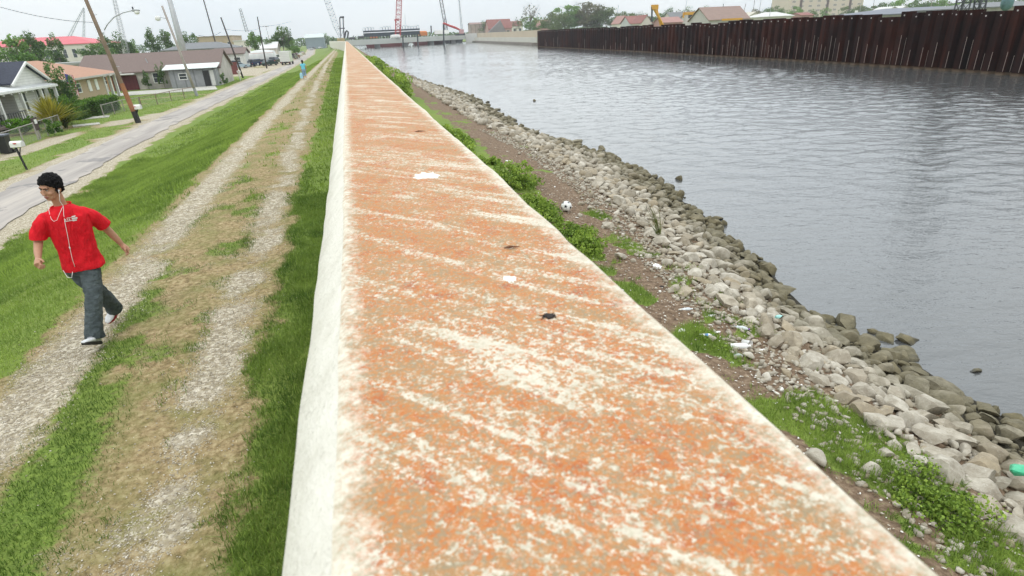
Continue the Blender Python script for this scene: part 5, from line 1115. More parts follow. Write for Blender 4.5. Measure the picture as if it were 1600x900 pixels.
# dark steel frame: portal frames in a row on a dark box
fr = root('steel_structure', AT(612, 60, 370), 'long dark steel frame structure with pale open loops along its top, behind the bridge', 'structure')
A = AT(568, 55, 370); B = AT(656, 49, 370); lo = MB(); body_ = MB()
for k in range(20):
    f = k/20; x0_ = A[0]+(B[0]-A[0])*f; x1_ = A[0]+(B[0]-A[0])*(f+1/20); zt_ = AT(612, 41.5, 370)[2]+.3*math.sin(k); zb_ = AT(612, 46.5, 370)[2]
    if k in (4, 5, 10, 11): continue
    lo.tube([(x0_, 370, zb_), (x0_, 370, zt_-.5), (x0_+.5, 370, zt_), (x1_-.5, 370, zt_), (x1_-.3, 370, zt_-.5), (x1_-.3, 370, zb_)], .13, 4)
for k in range(21): x_ = A[0]+(B[0]-A[0])*k/20; body_.box((x_, 371, 4.2), (.5, 3, 4.0))
za_ = AT(612, 46.5, 370)[2]
part('loops', lo, mat('pale_grey_steel', (.20, .24, .26), .6, .1, 1), fr); part('columns', body_, darkst, fr); part('beams', MB().box(((A[0]+B[0])/2, 371, za_-.35), (B[0]-A[0], 3.4, .9)).box(((A[0]+B[0])/2, 371.5, za_-2.2), (B[0]-A[0], 2.6, 2.0)), mat('navy_steel', (.04, .06, .075), .7, .2, .3), fr)
# cranes
def crane(parts, lab, base, nm='crane'):
    r = root(nm, base, lab, 'crane')
    for n_, mb_, m_ in parts: part(n_, mb_, m_, r)
    return r
a_ = AT(532, 60, 325); t_ = AT(506, -14, 325); bm_ = lattice(a_, a_+(t_-a_)*.25, .8, 2.6, 5, .13); lattice(a_+(t_-a_)*.25, t_, 2.6, 2.6, 12, .13, bm_)
gn = MB()
for dx in (-2.6, 2.6): gn.tube([AT(535+dx, 60, 327), AT(534+dx-.6, 27, 327)], .28, 5)
gn.tube([AT(531, 27, 327), AT(537.6, 26.6, 327)], .45, 5).tube([AT(529, 44.5, 327), AT(539, 44, 327)], .22, 5).tube([AT(532, 60, 327), AT(537, 45, 327)], .13, 4)
crane([('boom', bm_, mat('boom_grey', (.42, .44, .47), .6, .08, 1)), ('gantry', gn, darkst)], 'tall pale grey lattice boom crane with dark gantry left of the bridge', AT(532, 62, 325))
af = MB().tube([AT(538, 61, 330), AT(540, 50, 330), AT(542, 48.2, 330), AT(544.3, 50, 330), AT(543, 60, 330)], .45, 6); single('winch_frame', af, darkst, 'small dark arched frame right of the tall lattice boom', 'frame')
b_ = AT(621.5, 57, 330); bt = AT(622.6, 30, 330); t_ = AT(624, -14, 330)
crane([('red_base_section', lattice(b_, bt, 2.6, 2.6, 6, .20), redst), ('mast', lattice(bt, t_, 2.6, 2.6, 12, .16), mat('faded_red_steel', (.50, .18, .18), .6, .1, 1)), ('crossarm', MB().tube([AT(616, 31.5, 329), AT(623, 30.5, 329)], .35, 5).tube([AT(618, 58, 329), AT(617.5, 31, 329)], .15, 4), redst), ('hoist_rope', MB().tube([AT(632.5, 22, 330), AT(634, 40, 330)], .08, 4), darkst)], 'red lattice tower standing behind the middle of the bridge', b_)
a_ = AT(698, 50, 360); t_ = AT(686.5, -14, 360)
arm = MB().tube([AT(692, 38, 340), AT(693, 36, 340), AT(702, 40, 340), AT(712, 43.5, 340), AT(719.5, 47, 340)], [.35, .5, .55, .6, .45], 6)
crane([('boom', lattice(a_, t_, 1.6, 1.6, 12, .16), mat('boom_dark', (.22, .22, .24), .6, .1, 1)), ('gantry', MB().tube([AT(694, 48, 360), AT(694.5, 29, 360), AT(697, 29.5, 360), AT(697, 48, 360)], .2, 5), darkst), ('cab', MB().box(AT(690, 50, 360), (8, 4, 2.0)), whp)], 'thin grey lattice boom crane with a white cab right of the red tower', a_)
r = root('excavator', AT(715, 52, 340), 'excavator with a long red arm reaching over the right end of the bridge', 'excavator'); part('arm', arm, redst, r); part('cab', MB().box(AT(721, 50, 340), (2.4, 2.4, 2.6)), mat('pinkish_cab', (.5, .3, .3), .6, .1, 1), r); part('tracks', MB().box(AT(719, 54, 340), (5, 3, .9)), darkst, r)
tower(722, 50, 717, -3, 380, 1.0, .5, 20, .09, pg, 'very thin pale mast right of the red excavator arm')
for (px, y0_, y1_, Y, rr_, lab) in ((630, 57, 73, 300, .30, 'dark steel pile standing in the water before the left part of the bridge'), (653, 55, 72, 303, .36, 'dark steel pile in the water before the middle of the bridge'), (693.5, 38, 70, 300, .36, 'tallest dark steel pile in the water before the right part of the bridge'), (674, 40, 52, 380, .4, 'dark post above the bridge right of the orange tank'), (553, 55, 62, 380, .2, 'thin dark post beside the steel frame')):
    A = AT(px, y1_, Y); B = AT(px-.6, y0_, Y); single('steel_pile', MB().tube([(A[0], A[1], min(A[2], WAT-.3) if y1_ > 65 else A[2]), B], rr_, 8), darkst, lab, 'pile')
# right bank beyond the sheet piles
P1 = AT(742, 50, 357); P2 = AT(846, 48, 196); P3 = np.array([59.5, 183, 0])
ww = MB(); lo_ = MB(); bs_ = MB()
for (u, v_) in ((P1, P2),): 
    ww = seg(u, v_, -.6, .8, EYE+.15); lo_ = seg(u+np.array([-1.0, 0, 0]), v_+np.array([-1.0, 0, 0]), -1.0, 1.6, 3.2); bs_ = seg(u+np.array([-1.6, 0, 0]), v_+np.array([-1.6, 0, 0]), -1.6, .4, 1.5)
r = root('bank_wall', (P1+P2)/2*np.array([1, 1, 0]), 'tan flood wall over a pale concrete strip on the far right bank', 'wall'); part('tan_wall', ww, wallc, r); part('pale_strip', lo_, palec, r); part('dark_footing', bs_, mat('dark_footing', (.22, .19, .16), .9, .2, .3), r)
# bank earth behind the end of the piles
# ------------------------------------------------------------------ houses and trees beyond the right bank
def hb(*a, **k): return block('house', *a, cat='house', **k)
rr1 = mat('brick_red_roof', (.25, .105, .09), .9, .1, .5); rr2 = mat('dusty_red_roof', (.34, .19, .165), .9, .1, .5); brw = mat('warm_brown_shingles', (.27, .19, .16), .9, .07, .8, stripe=(2, 2, .15)); pink = mat('pinkish_wall', (.42, .25, .22), .9, .1, .3)
hb(764, 800, 30, 54, 470, 12, pink, 'red roofed house with a grey gable, left of the bare tree beyond the canal', z0=1, roof=44, rm2=rr1, slope='gx', wins=3)
A = AT(763, 51, 466); B = AT(791, 50, 466); C_ = AT(782, 31.5, 466); single('gable_front', MB().loft([[tuple(p_+np.array([0, d_, 0])) for p_ in (A, B, C_)] for d_ in (0, 3)]), mat('slate_gable', (.22, .20, .21), .9, .1, .5), 'dark grey gable end standing before the red roofed house', 'house')
hb(736, 763, 35, 54, 560, 12, mat('striped_fence_wall', (.34, .26, .23), .9, .2, .3, stripe=(0, .25, .6)), 'dull brown row building at the far left of the right bank', z0=1, roof=38, rm2=mat('dull_roof', (.25, .17, .15), .9, .1, .5), slope='gx')
hb(800, 817, 33, 50, 520, 10, cream, 'pale house with red roof between the grey gable and the bare tree', z0=1, roof=40, rm2=rr1, slope='gx', wins=2)
hb(840, 862, 31, 48, 430, 10, pink, 'dusty pink house behind the start of the sheet piles', z0=1, roof=40, rm2=rr2, slope='gx')
hb(968, 984, 25, 45, 300, 10, cream, 'cream house with a steep gable behind the piles, left of the yellow excavator', z0=1, roof=36, rm2=rr2, slope='gy', wins=1)
hb(984, 1012, 25, 45, 270, 10, mat('grey_white_gable', (.5, .5, .5), .8, .1, .5), 'red roofed house right behind the piles left of the yellow excavator', z0=1, roof=36, rm2=rr1, slope='gx', wins=2)
hb(1002, 1018, 24, 44, 250, 9, cream, 'small gabled house beside the yellow excavator', z0=1, roof=35, rm2=rr1, slope='gy', wins=1)
hb(1036, 1066, 27, 42, 240, 9, pink, 'dull red roofed house right of the yellow excavator', z0=1, roof=35, rm2=rr2, slope='gx', wins=2)
hb(1048, 1078, 19, 40, 330, 10, cream, 'grey roofed house behind the yellow loader', z0=1, roof=28, rm2=shingle_gr, slope='gx', wins=2)
hb(1078, 1100, 18, 38, 290, 9, mat('pale_stained_wall', (.5, .45, .43), .9, .2, .5), 'low pale house left of the big brown gabled roof', z0=1, roof=26, rm2=mat('mauve_roof', (.26, .19, .19), .9, .1, .5), slope='gx', wins=3)
hb(1107, 1168, 10.5, 42, 150, 10, mat('beige_siding', (.50, .47, .44), .85, .06, 1, stripe=(2, 4, .25)), 'large beige house with a big warm brown gabled roof behind the piles', z0=1, roof=30, rm2=brw, slope='gx', wins=2)
q = AT(1130, 10, 155); single('roof_vent', MB().tube([(q[0], 155, q[2]-.6), (q[0], 155, q[2]+.7)], .12, 8), gpn, 'small vent pipe on the ridge of the big brown roof', 'pipe')
hb(1168, 1190, 19, 32, 260, 8, cream, 'small cream gabled house right of the big brown roof', z0=1, roof=26, rm2=mat('cream_roof', (.5, .47, .4), .9, .1, .5), slope='gy')
hb(1194, 1238, 18, 30, 200, 10, cream, 'low white peaked roof house behind the piles near the tower block', z0=1, roof=25, rm2=mat('whitish_roof', (.55, .54, .52), .8, .1, .5), slope='hip')
hb(1252, 1270, 20, 28, 230, 8, pink, 'small house with a dark red roof in front of the tower block', z0=1, roof=24, rm2=rr1, slope='gx')
hb(1384, 1404, 11, 24, 230, 8, cream, 'small white roofed house right of the tower block, left one', z0=1, roof=16, rm2=mat('whitish_roof', (.55, .54, .52)), slope='gy'); hb(1404, 1420, 10, 22, 232, 8, cream, 'small white roofed house right of the tower block, right one', z0=1, roof=15, rm2=mat('whitish_roof', (.55, .54, .52)), slope='gy')
block('long_roofed_building', 1375, 1565, 9, 30, 105, 16, stucco, 'long low building with a flat grey blue roof just behind the near piles', roof=18, rm2=mat('blue_grey_roof', (.17, .18, .21), .9, .1, .3), slope='hip', cat='building', z0=1)
block('long_roofed_building', 1530, 1680, 0, 20, 92, 14, stucco, 'grey roofed building at the right edge behind the piles', roof=8, rm2=shingle_gr, slope='hip', cat='building', z0=1)
tb = block('tower_block', 1231, 1345, -40, 26, 520, 26, mat('tower_beige', (.56, .47, .38), .9, .04, .05), 'beige high rise block with dark window columns rising out of frame', cat='building', wins=9, z0=1, rows=10, wglass=mat('tower_glass', (.24, .20, .17), .4, .1, 1))
q0 = AT(1231, 20, 519.5)[0]; q1 = AT(1345, 20, 519.5)[0]
for f in (.16, .52, .83): x_ = q0+(q1-q0)*f; part('dark_shaft', MB().box((x_, 519.6, 20), (2.2, .6, 38)), mat('shaft_brown', (.10, .06, .05), .9, .1, 1), tb)
# machines behind the piles
r = root('yellow_excavator', AT(1030, 40, 150), 'yellow excavator arm with its bucket raised above the sheet piles', 'excavator')
part('boom', MB().tube([AT(1037, 42, 150), AT(1028, 24, 150), AT(1020, 11, 150)], [.28, .34, .28], 6).tube([AT(1032, 40, 151), AT(1026, 12, 151)], .22, 6), yel, r); part('linkage', MB().box(AT(1023, 11, 150), (1.7, .9, 1.1)), yel, r)
part('stick', MB().tube([AT(1019, 11, 150), AT(1018.5, 24, 150), AT(1018.5, 34, 150)], [.25, .22, .35], 6).tube([AT(1022, 11, 150), AT(1027, 22, 150)], .15, 5), darkst, r)
r = root('yellow_loader', AT(1077, 27, 200), 'yellow machine frame above the piles, right of the excavator', 'loader'); part('frame', MB().box(AT(1077, 21, 200), (4.0, 1.2, .9)).tube([AT(1068, 20, 200), AT(1068, 28, 200)], .3, 6).tube([AT(1086, 20, 200), AT(1086, 27, 200)], .3, 6), yel, r); part('cab', MB().box(AT(1080, 25, 200.9), (1.6, 1.2, 1.4)), cglass, r)
yb_ = AT(1150, 30, 100); single('yellow_beam', MB().box((AT(1137, 30.5, 110)[0]+1, 110, AT(1137, 30.5, 110)[2]), (4.5, .3, .35)), yel, 'thin yellow beam just above the piles below the big brown roof', 'beam')
# dark pile driving leads at the right and its lattice boom: their reflection darkens the water
lb = AT(1500, 22, 66); lead = lattice((lb[0], lb[1], 1.1), (lb[0]+1.5, lb[1]+.8, 34), 1.1, 1.1, 26, .09); ld2 = lattice((lb[0]+4.6, lb[1]+1, 1.1), (lb[0]+2.2, lb[1]+1, 30), .9, .9, 24, .10)
r = root('piling_crane', (lb[0], lb[1], 1.1), 'dark pile driving crane whose leads rise out of frame above the near piles', 'crane'); part('leads', lead, darkst, r); part('boom', ld2, darkst, r); part('hammer', MB().box((lb[0]+1.2, lb[1]-.4, 17), (1.5, 1.5, 7)), blk, r); part('cab', MB().loft([[(lb[0]+3.5+sx_*k, lb[1]+3+sy_*k, z_) for sx_, sy_ in ((-1, -1), (1, -1), (1, 1), (-1, 1))] for k, z_ in ((1.9, 1.2), (1.9, 4.2), (1.5, 5.0))]), darkst, r)
part('round_weight', MB().ell(AT(1574, 4, 70), (1.0, .6, 1.1), 10, 7), mat('teal_blot', (.08, .16, .17), .7, .3, 1), r)
for (px, py0, py1, Y, nm_, lab) in ((1365, -3, 22, 150, 'light_pole', 'thin brown leaning pole left of the long grey roof'), (1204, 5, 27, 200, 'light_pole', 'thin dark leaning pole behind the piles near the white peaked roof'), (1178, -3, 24, 330, 'light_pole', 'thin pale transmission pole right of the big brown roof'), (1188, -3, 20, 400, 'light_pole', 'fainter pole beside the pale transmission pole'), (1164, 5, 20, 300, 'light_pole', 'short thin pole above the right end of the big brown roof'), (1072, 0, 18, 300, 'light_pole', 'thin pole above the yellow machine'), (1456, -3, 14, 200, 'light_pole', 'pale thick pole among the trees at the right'), (965, 8, 34, 330, 'light_pole', 'thin pole left of the cream gabled house'), (1345, 2, 20, 200, 'light_pole', 'short pole at the right foot of the tower block')):
    A = AT(px-2, py1, Y); B = AT(px+1.5, py0, Y); rr_ = PM(px, py1, Y)*.45; single(nm_, MB().tube([A, B], [rr_, rr_*.8], 6), wood if 'brown' in lab else palew if 'pale' in lab else gpn, lab, 'pole')
single('site_sign', MB().box(AT(1338, 19, 130), (.9, .08, .8)).tube([AT(1338, 20, 130), AT(1338, 30, 130)], .05, 5), whp, 'small white board above the piles before the tower block', 'sign')
# trees
tree(828, 54, 1.5, 34, 400, TD, 'bare branched tree standing alone beyond the right bank', 71, z0=1, bare=True); tree(828, 56, 24, 40, 405, TB, 'leafy green tree beneath the bare one', 72, 1300, z0=1)
for (px, yt, w_, Y, m_, lab, sd, n_) in ((860, 22, 44, 390, TL, 'pale green tree left of the big tree mass', 73, 1300), (888, 7, 52, 380, TB, 'tall bright green tree at the left of the tree mass beyond the piles', 74, 2400), (878, 20, 50, 372, TL, 'pale olive tree in front of the tall bright one', 75, 1500), (918, 3, 54, 376, TD, 'tallest olive tree in the mass beyond the piles', 76, 2200), (912, 1, 36, 379, TD, 'bare twiggy tree rising out of the olive mass', 77, 200), (946, 12, 52, 372, TL, 'pale green tree right of the tallest olive tree', 78, 1700), (975, 17, 40, 360, TL, 'low pale tree behind the cream gable', 79, 1200), (1000, 19, 34, 340, TL, 'tree behind the red roofed house near the excavator', 80, 1000), (938, 4, 28, 378, TD, 'leaning thin tree above the tree mass', 81, 300), (1048, 12, 30, 380, TG, 'dark tree behind the house right of the excavator', 82, 1000), (1076, 10, 30, 400, TG, 'tree behind the yellow machine', 83, 900), (1104, 9, 26, 380, TG, 'dark tree left of the big brown roof', 84, 900),
        (1060, 15, 24, 390, TL, 'small pale tree between dark ones beyond the yellow machine', 85, 700), (1215, 8, 30, 330, TG, 'dark tree left of the tower block', 86, 900), (1243, 9, 30, 330, TB, 'green tree at the left foot of the tower block', 87, 1400), (1272, 14, 18, 300, TG, 'round dark tree in front of the tower block', 88, 900), (1292, 12, 22, 310, TB, 'green tree in front of the tower block middle', 89, 900), (1324, 9, 28, 300, TG, 'green tree at the right of the tower block foot', 90, 1100), (1380, 3, 36, 280, TG, 'tree right of the tower block', 91, 1300), (1408, -2, 40, 270, TB, 'bright tree above the small white roofs', 92, 1500), (1436, -4, 44, 265, TG, 'dark tree right of the small white roofs', 93, 1500), (1475, -3, 44, 260, TB, 'green tree left of the piling crane', 94, 1500), (1512, -4, 44, 255, TG, 'dark tree behind the piling crane', 95, 1500), (1556, -8, 46, 250, TG, 'tree at the right edge beyond the grey roof', 96, 1500), (1595, -14, 50, 245, TB, 'rightmost green tree beyond the grey roof', 97, 1500), (755, 32, 22, 560, TG, 'small tree at the far left of the right bank houses', 98, 600), (806, 27, 16, 500, TD, 'thin tree behind the pale red roofed house', 99, 500)):
    tree(px, yt+40, yt, w_, Y, m_, lab, sd, n_, z0=1, bare=('bare' in lab or 'thin tree above' in lab), lean=.0)
# low far tree belt on the horizon, both sides
for k, (px, yt, w_, Y) in enumerate(((862, 18, 40, 410), (905, 14, 50, 405), (935, 16, 46, 400), (965, 20, 44, 390), (990, 22, 40, 380), (1030, 20, 34, 400), (1090, 16, 40, 420), (1180, 14, 36, 400), (1200, 12, 40, 390), (1345, 8, 40, 300), (1460, 0, 50, 290), (1530, -4, 50, 280))):
    tree(px, yt+40, yt, w_, Y, (TL, TD, TG)[k % 3], ('pale', 'olive', 'dark')[k % 3]+' tree of the background mass, '+('left of the cream gable', 'behind the tall bright tree', 'behind the tallest olive tree', 'behind the low pale tree', 'behind the red roofed house by the excavator', 'right of the yellow excavator', 'left of the big brown roof', 'behind the thin transmission pole', 'behind the white peaked roof', 'beside the tower block right edge', 'behind the pale thick pole', 'behind the grey flat roof')[k], 120+k, 1500, z0=1)
def belt(x0_, x1_, Y0_, Y1_, n, h, lab, seed):
    g_5 = np.random.default_rng(seed); t = g_5.uniform(0, 1, n); X = x0_+(x1_-x0_)*t; Yb = Y0_+(Y1_-Y0_)*t+g_5.normal(0, 8, n); hh = h*(.4+1.1*fbm(X, Yb*0, .03, 3, seed)); P_ = np.stack([X, Yb, 1+hh*g_5.uniform(0, 1, n)**.8], -1)
    V, F_, T = leaves(P_, 2.2, g_5, g_5.uniform(0, 1, n), .3); o = np_mesh('far_woods', V, F_, 4, TG, T); tag(o, lab, 'woods', kind='stuff')
belt(-800, -60, 650, 800, 9000, 9, 'low far tree line on the left horizon', 1); belt(-60, 330, 620, 760, 6000, 6, 'low far tree line beyond the bridge', 2); belt(330, 900, 640, 500, 12000, 9, 'low far tree line beyond the houses on the right', 3)
# ------------------------------------------------------------------ people
skin = mat('skin', (.44, .235, .15), .55, .08, 20, spec=.35)
def baked(name, mb, m, r, vox=.008, smooth=3, tex=None, label=None):
    """union of lofted volumes: one continuous surface"""
    L = r.location; v = [(p[0]-L[0], p[1]-L[1], p[2]-L[2]) for p in mb.v]; o = mesh_obj(name, v, mb.f, m, r)
    a = o.modifiers.new('r', 'REMESH'); a.mode = 'VOXEL'; a.voxel_size = vox; a.use_smooth_shade = True
    if smooth: b = o.modifiers.new('s', 'SMOOTH'); b.iterations = smooth; b.factor = .5
    if tex:
        for k, (st, sz) in enumerate(tex):
            t = bpy.data.textures.new('folds', 'CLOUDS'); t.noise_scale = sz; d = o.modifiers.new('d', 'DISPLACE'); d.texture = t; d.strength = st; d.mid_level = .5
    dg = bpy.context.evaluated_depsgraph_get(); me = bpy.data.meshes.new_from_object(o.evaluated_get(dg)); old = o.data; o.modifiers.clear(); o.data = me; bpy.data.meshes.remove(old); me.shade_smooth()
    if label: o['label'] = label
    return o
def secs(G, rows, n=20):
    """rows: (cx, cy, cz, half width, half depth, yaw deg[, pitch-tilt]) -> horizontal elliptical rings"""
    out = []
    for row in rows:
        cx, cy, cz, a, b, yw = row[:6]; c_, s_ = math.cos(math.radians(yw)), math.sin(math.radians(yw)); rg = []
        for k in range(n):
            q = 2*math.pi*k/n; x, y = math.copysign(abs(math.cos(q))**.85, math.cos(q))*a, math.copysign(abs(math.sin(q))**.85, math.sin(q))*b; rg.append((G[0]+cx+x*c_-y*s_, G[1]+cy+x*s_+y*c_, G[2]+cz))
        out.append(rg)
    return out
def limb(G, pts, n=14):
    P_ = [Vector(G)+Vector(p[:3]) for p in pts]; return MB().tube(P_, [p[3] for p in pts], n)
def join(*ms):
    o = MB()
    for m in ms: o.add(m.v, m.f)
    return o
G = np.array([-3.25, 7.05, 2.15])
man = root('person', G, 'young man in red T-shirt and grey jeans striding along the gravel track', 'person')
V3 = lambda *p: Vector(p)
# head frame
hc = V3(.062, -.105, 1.775); fw_ = V3(-.38, -.90, -.12).normalized(); upv = V3(.22, .22, .95); upv = (upv-fw_*upv.dot(fw_)).normalized(); sd_ = upv.cross(fw_).normalized()   # sd_: his left... 
def H(x, y, z): return Vector(G)+hc+sd_*x+fw_*y+upv*z
RH = Matrix((sd_, fw_, upv)).transposed()
def hell(x, y, z, a, b, c, n=16, m=10): return MB().ell(H(x, y, z), (a, b, c), n, m, RH)
head = join(hell(0, -.012, .035, .080, .098, .098), hell(0, .012, -.02, .070, .082, .095), hell(0, .034, -.075, .052, .052, .048), hell(0, .060, -.098, .028, .028, .022),
            hell(0, .094, -.018, .0135, .020, .032), hell(0, .106, -.035, .018, .015, .013), hell(0, .085, .03, .052, .014, .012), hell(.040, .068, -.03, .024, .022, .022), hell(-.040, .068, -.03, .024, .022, .022),
            hell(0, .084, -.068, .026, .013, .007), hell(0, .082, -.080, .022, .013, .008), hell(.082, -.012, -.012, .010, .020, .033), hell(-.082, -.012, -.012, .010, .020, .033))
neck = limb(G, [(.060, -.03, 1.50, .066), (.062, -.045, 1.60, .058), (.066, -.075, 1.70, .060)])
def hand(G, w, d, palm_n, size=1., curl=.9, side=1):
    """palm plus five curled fingers; w wrist, d direction of the hand, palm_n palm normal"""
    w = Vector(G)+Vector(w); d = Vector(d).normalized(); pn = Vector(palm_n); pn = (pn-d*pn.dot(d)).normalized(); sx_ = d.cross(pn)*side; out = MB()
    out.tube([w-d*.02, w+d*.03*size, w+d*.085*size], [.025, .036*size, .036*size], 10)
    out.tube([w+d*.02+sx_*.012, w+d*.05+sx_*.030, w+d*.085+sx_*.028], [.02, .016, .016], 8); out.tube([w+d*.02-sx_*.012, w+d*.085-sx_*.028], [.018, .015], 8)
    for k, (o_, L) in enumerate(((-.030, .062), (-.010, .074), (.011, .070), (.030, .055))):
        b = w+d*.08*size+sx_*o_; L *= size; c1, c2, c3 = curl*.6, curl*1.5, curl*2.3
        p1 = b+(d*math.cos(c1)+pn*math.sin(c1))*L*.45; p2 = p1+(d*math.cos(c2)+pn*math.sin(c2))*L*.32; p3 = p2+(d*math.cos(c3)+pn*math.sin(c3))*L*.25
        out.tube([b-d*.02, p1, p2, p3], [.0105, .0100, .0092, .0075], 8)
    b = w+d*.025-sx_*.028; p1 = b+(d*.6-sx_*.55+pn*.4).normalized()*.045; p2 = p1+(d*.85+pn*.5).normalized()*.035; out.tube([b, p1, p2], [.015, .012, .009], 8)
    return out
# arms: his left (picture right) swings back, his right (picture left) forward
la = limb(G, [(.20, .04, 1.42, .050), (.262, .12, 1.37, .052), (.300, .215, 1.205, .043), (.306, .225, 1.185, .042), (.355, .250, 1.06, .037), (.388, .262, .975, .026)])
lh_ = hand(G, (.388, .262, .975), (.45, .05, -.95), (-.8, -.5, -.1), 1., .8, 1)
ra = limb(G, [(-.08, -.115, 1.43, .048), (-.150, -.145, 1.37, .048), (-.205, -.15, 1.25, .043), (-.210, -.165, 1.22, .042), (-.185, -.29, 1.15, .036), (-.160, -.375, 1.105, .026)])
rh_ = hand(G, (-.160, -.375, 1.105), (.15, -.75, -.45), (.75, .1, -.55), 1., 1.0, -1)
trunk_ = MB().loft(secs(G, [(.02, .02, .93, .12, .09, 10), (.04, .0, 1.1, .14, .10, 15), (.07, -.03, 1.35, .15, .09, 25), (.075, -.04, 1.44, .12, .07, 28), (.065, -.035, 1.52, .065, .055, 28)]))
legs_in = join(limb(G, [(.09, .02, .86, .07), (.105, -.17, .52, .055), (.055, -.34, .12, .04)]), limb(G, [(-.05, .03, .86, .07), (.05, .10, .50, .055), (.045, .37, .13, .04)]))
body = baked('body', join(head, neck, la, lh_, ra, rh_, trunk_, legs_in), skin, man, .0055, 2)
# T-shirt
shirt_m = bpy.data.materials.new('red_cotton'); s = N(nodes_of(shirt_m)); P = s.pos(); a = s.noise(P, 9, 4, .6); b = s.noise(s.pos2(.5, (5, 5, 1.4)), 2.4, 4, .6, 1.2)
s.out(s.ramp(a, [(.3, (.60, .008, .018)), (.7, (.76, .016, .028))]), .85, s.math('ADD', b, s.math('MULTIPLY', a, .1)), .9, .05, Specular_IOR_Level=.2)
rows = [(.045, .02, .835, .198, .150, 10), (.045, .015, .86, .200, .150, 10), (.045, .01, .95, .190, .140, 12), (.050, .0, 1.08, .183, .132, 15), (.060, -.015, 1.22, .192, .132, 20), (.070, -.03, 1.36, .205, .132, 25), (.075, -.04, 1.45, .205, .120, 28), (.075, -.042, 1.50, .175, .105, 28), (.070, -.042, 1.54, .130, .088, 28), (.068, -.043, 1.562, .095, .078, 28), (.066, -.045, 1.572, .072, .068, 28)]
tors = MB().loft(secs(G, rows, 26))
sl_l = limb(G, [(.13, .0, 1.475, .062), (.20, .035, 1.45, .076), (.25, .085, 1.395, .082), (.285, .15, 1.31, .080), (.303, .19, 1.245, .083)], 18); sl_r = limb(G, [(.0, -.09, 1.48, .062), (-.075, -.12, 1.455, .075), (-.135, -.145, 1.40, .080), (-.178, -.155, 1.32, .078), (-.195, -.16, 1.255, .081)], 18)
shirt = baked('t_shirt', join(tors, sl_l, sl_r), shirt_m, man, .009, 3, [(.022, .15), (.012, .06)])
part('collar', MB().tube([Vector(G)+V3(.066+.075*math.cos(q)*.88-.07*math.sin(q)*-.47, -.045+.075*math.cos(q)*.47+.07*math.sin(q)*.88, 1.572-.012*(-math.sin(q))) for q in np.linspace(0, 2*math.pi, 25)], .008, 6), shirt_m, man, smooth=True)
# chest print: small white word and underline
pc = Vector(G)+V3(.155, -.148, 1.43)
nf_ = V3(.42, -.90, .05).normalized(); yf = V3(0, 0, 1); yf = (yf-nf_*yf.dot(nf_)).normalized(); xf = yf.cross(nf_); PRINT = MB()
for k, (dx, dz, w_, h_) in enumerate(((-.01, -.012, .10, .007), (.005, .020, .075, .005), (.033, .027, .035, .009), (.030, -.018, .040, .012), (.035, .004, .050, .016), (-.045, .004, .010, .016), (-.027, .004, .008, .014), (-.010, .004, .009, .014))):
    c = pc+nf_*.0135+xf*dx+yf*dz; PRINT.add([tuple(c+xf*a_*w_/2+yf*b_*h_/2+nf_*d_) for d_ in (0, .0015) for a_, b_ in ((-1, -1), (1, -1), (1, 1), (-1, 1))], [(3, 2, 1, 0), (4, 5, 6, 7), (0, 1, 5, 4), (1, 2, 6, 5), (2, 3, 7, 6), (3, 0, 4, 7)])
# fit the print onto the shirt surface
def project(mb, o, d, off):
    from mathutils.bvhtree import BVHTree
    L = Vector(man.location); bv = BVHTree.FromPolygons([v.co+L for v in o.data.vertices], [p_.vertices[:] for p_ in o.data.polygons]); out = []
    for p_ in mb.v:
        h = bv.ray_cast(Vector(p_)+d*.3, -d)
        out.append(tuple(h[0]+d*off) if h[0] else p_)
    mb.v = out; return mb
part('chest_print', project(PRINT, shirt, nf_, .002), mat('print_white', (.72, .70, .68), .7, .1, 40), man)
# jeans
jean_m = bpy.data.materials.new('grey_denim'); s = N(nodes_of(jean_m)); P = s.pos(); a = s.noise(P, 16, 4, .65); b = s.noise(s.pos((3, 3, 7)), 3.2, 4, .6, .8); c0 = s.noise(P, 3, 3, .5)
c = s.ramp(s.math('ADD', s.math('MULTIPLY', a, .5), s.math('MULTIPLY', c0, .5)), [(.35, (.034, .044, .048)), (.65, (.10, .122, .128))]); s.out(c, .9, b, .7, .03, Specular_IOR_Level=.2)
hip = MB().loft(secs(G, [(.03, .02, .96, .150, .110, 8), (.03, .02, .90, .160, .120, 6), (.02, .02, .82, .168, .125, 4), (.015, .02, .775, .150, .110, 2)], 22))
jl = limb(G, [(.095, .0, .84, .100), (.108, -.08, .68, .099), (.108, -.17, .53, .086), (.095, -.215, .44, .084), (.075, -.27, .30, .086), (.060, -.315, .20, .092), (.052, -.335, .115, .100)], 18)
jr = limb(G, [(-.065, .03, .84, .094), (-.025, .06, .68, .086), (.045, .10, .52, .084), (.055, .16, .44, .080), (.055, .25, .31, .081), (.050, .31, .22, .087), (.046, .355, .15, .094)], 18)
baked('jeans', join(hip, jl, jr), jean_m, man, .009, 2, [(.024, .09), (.012, .04)])
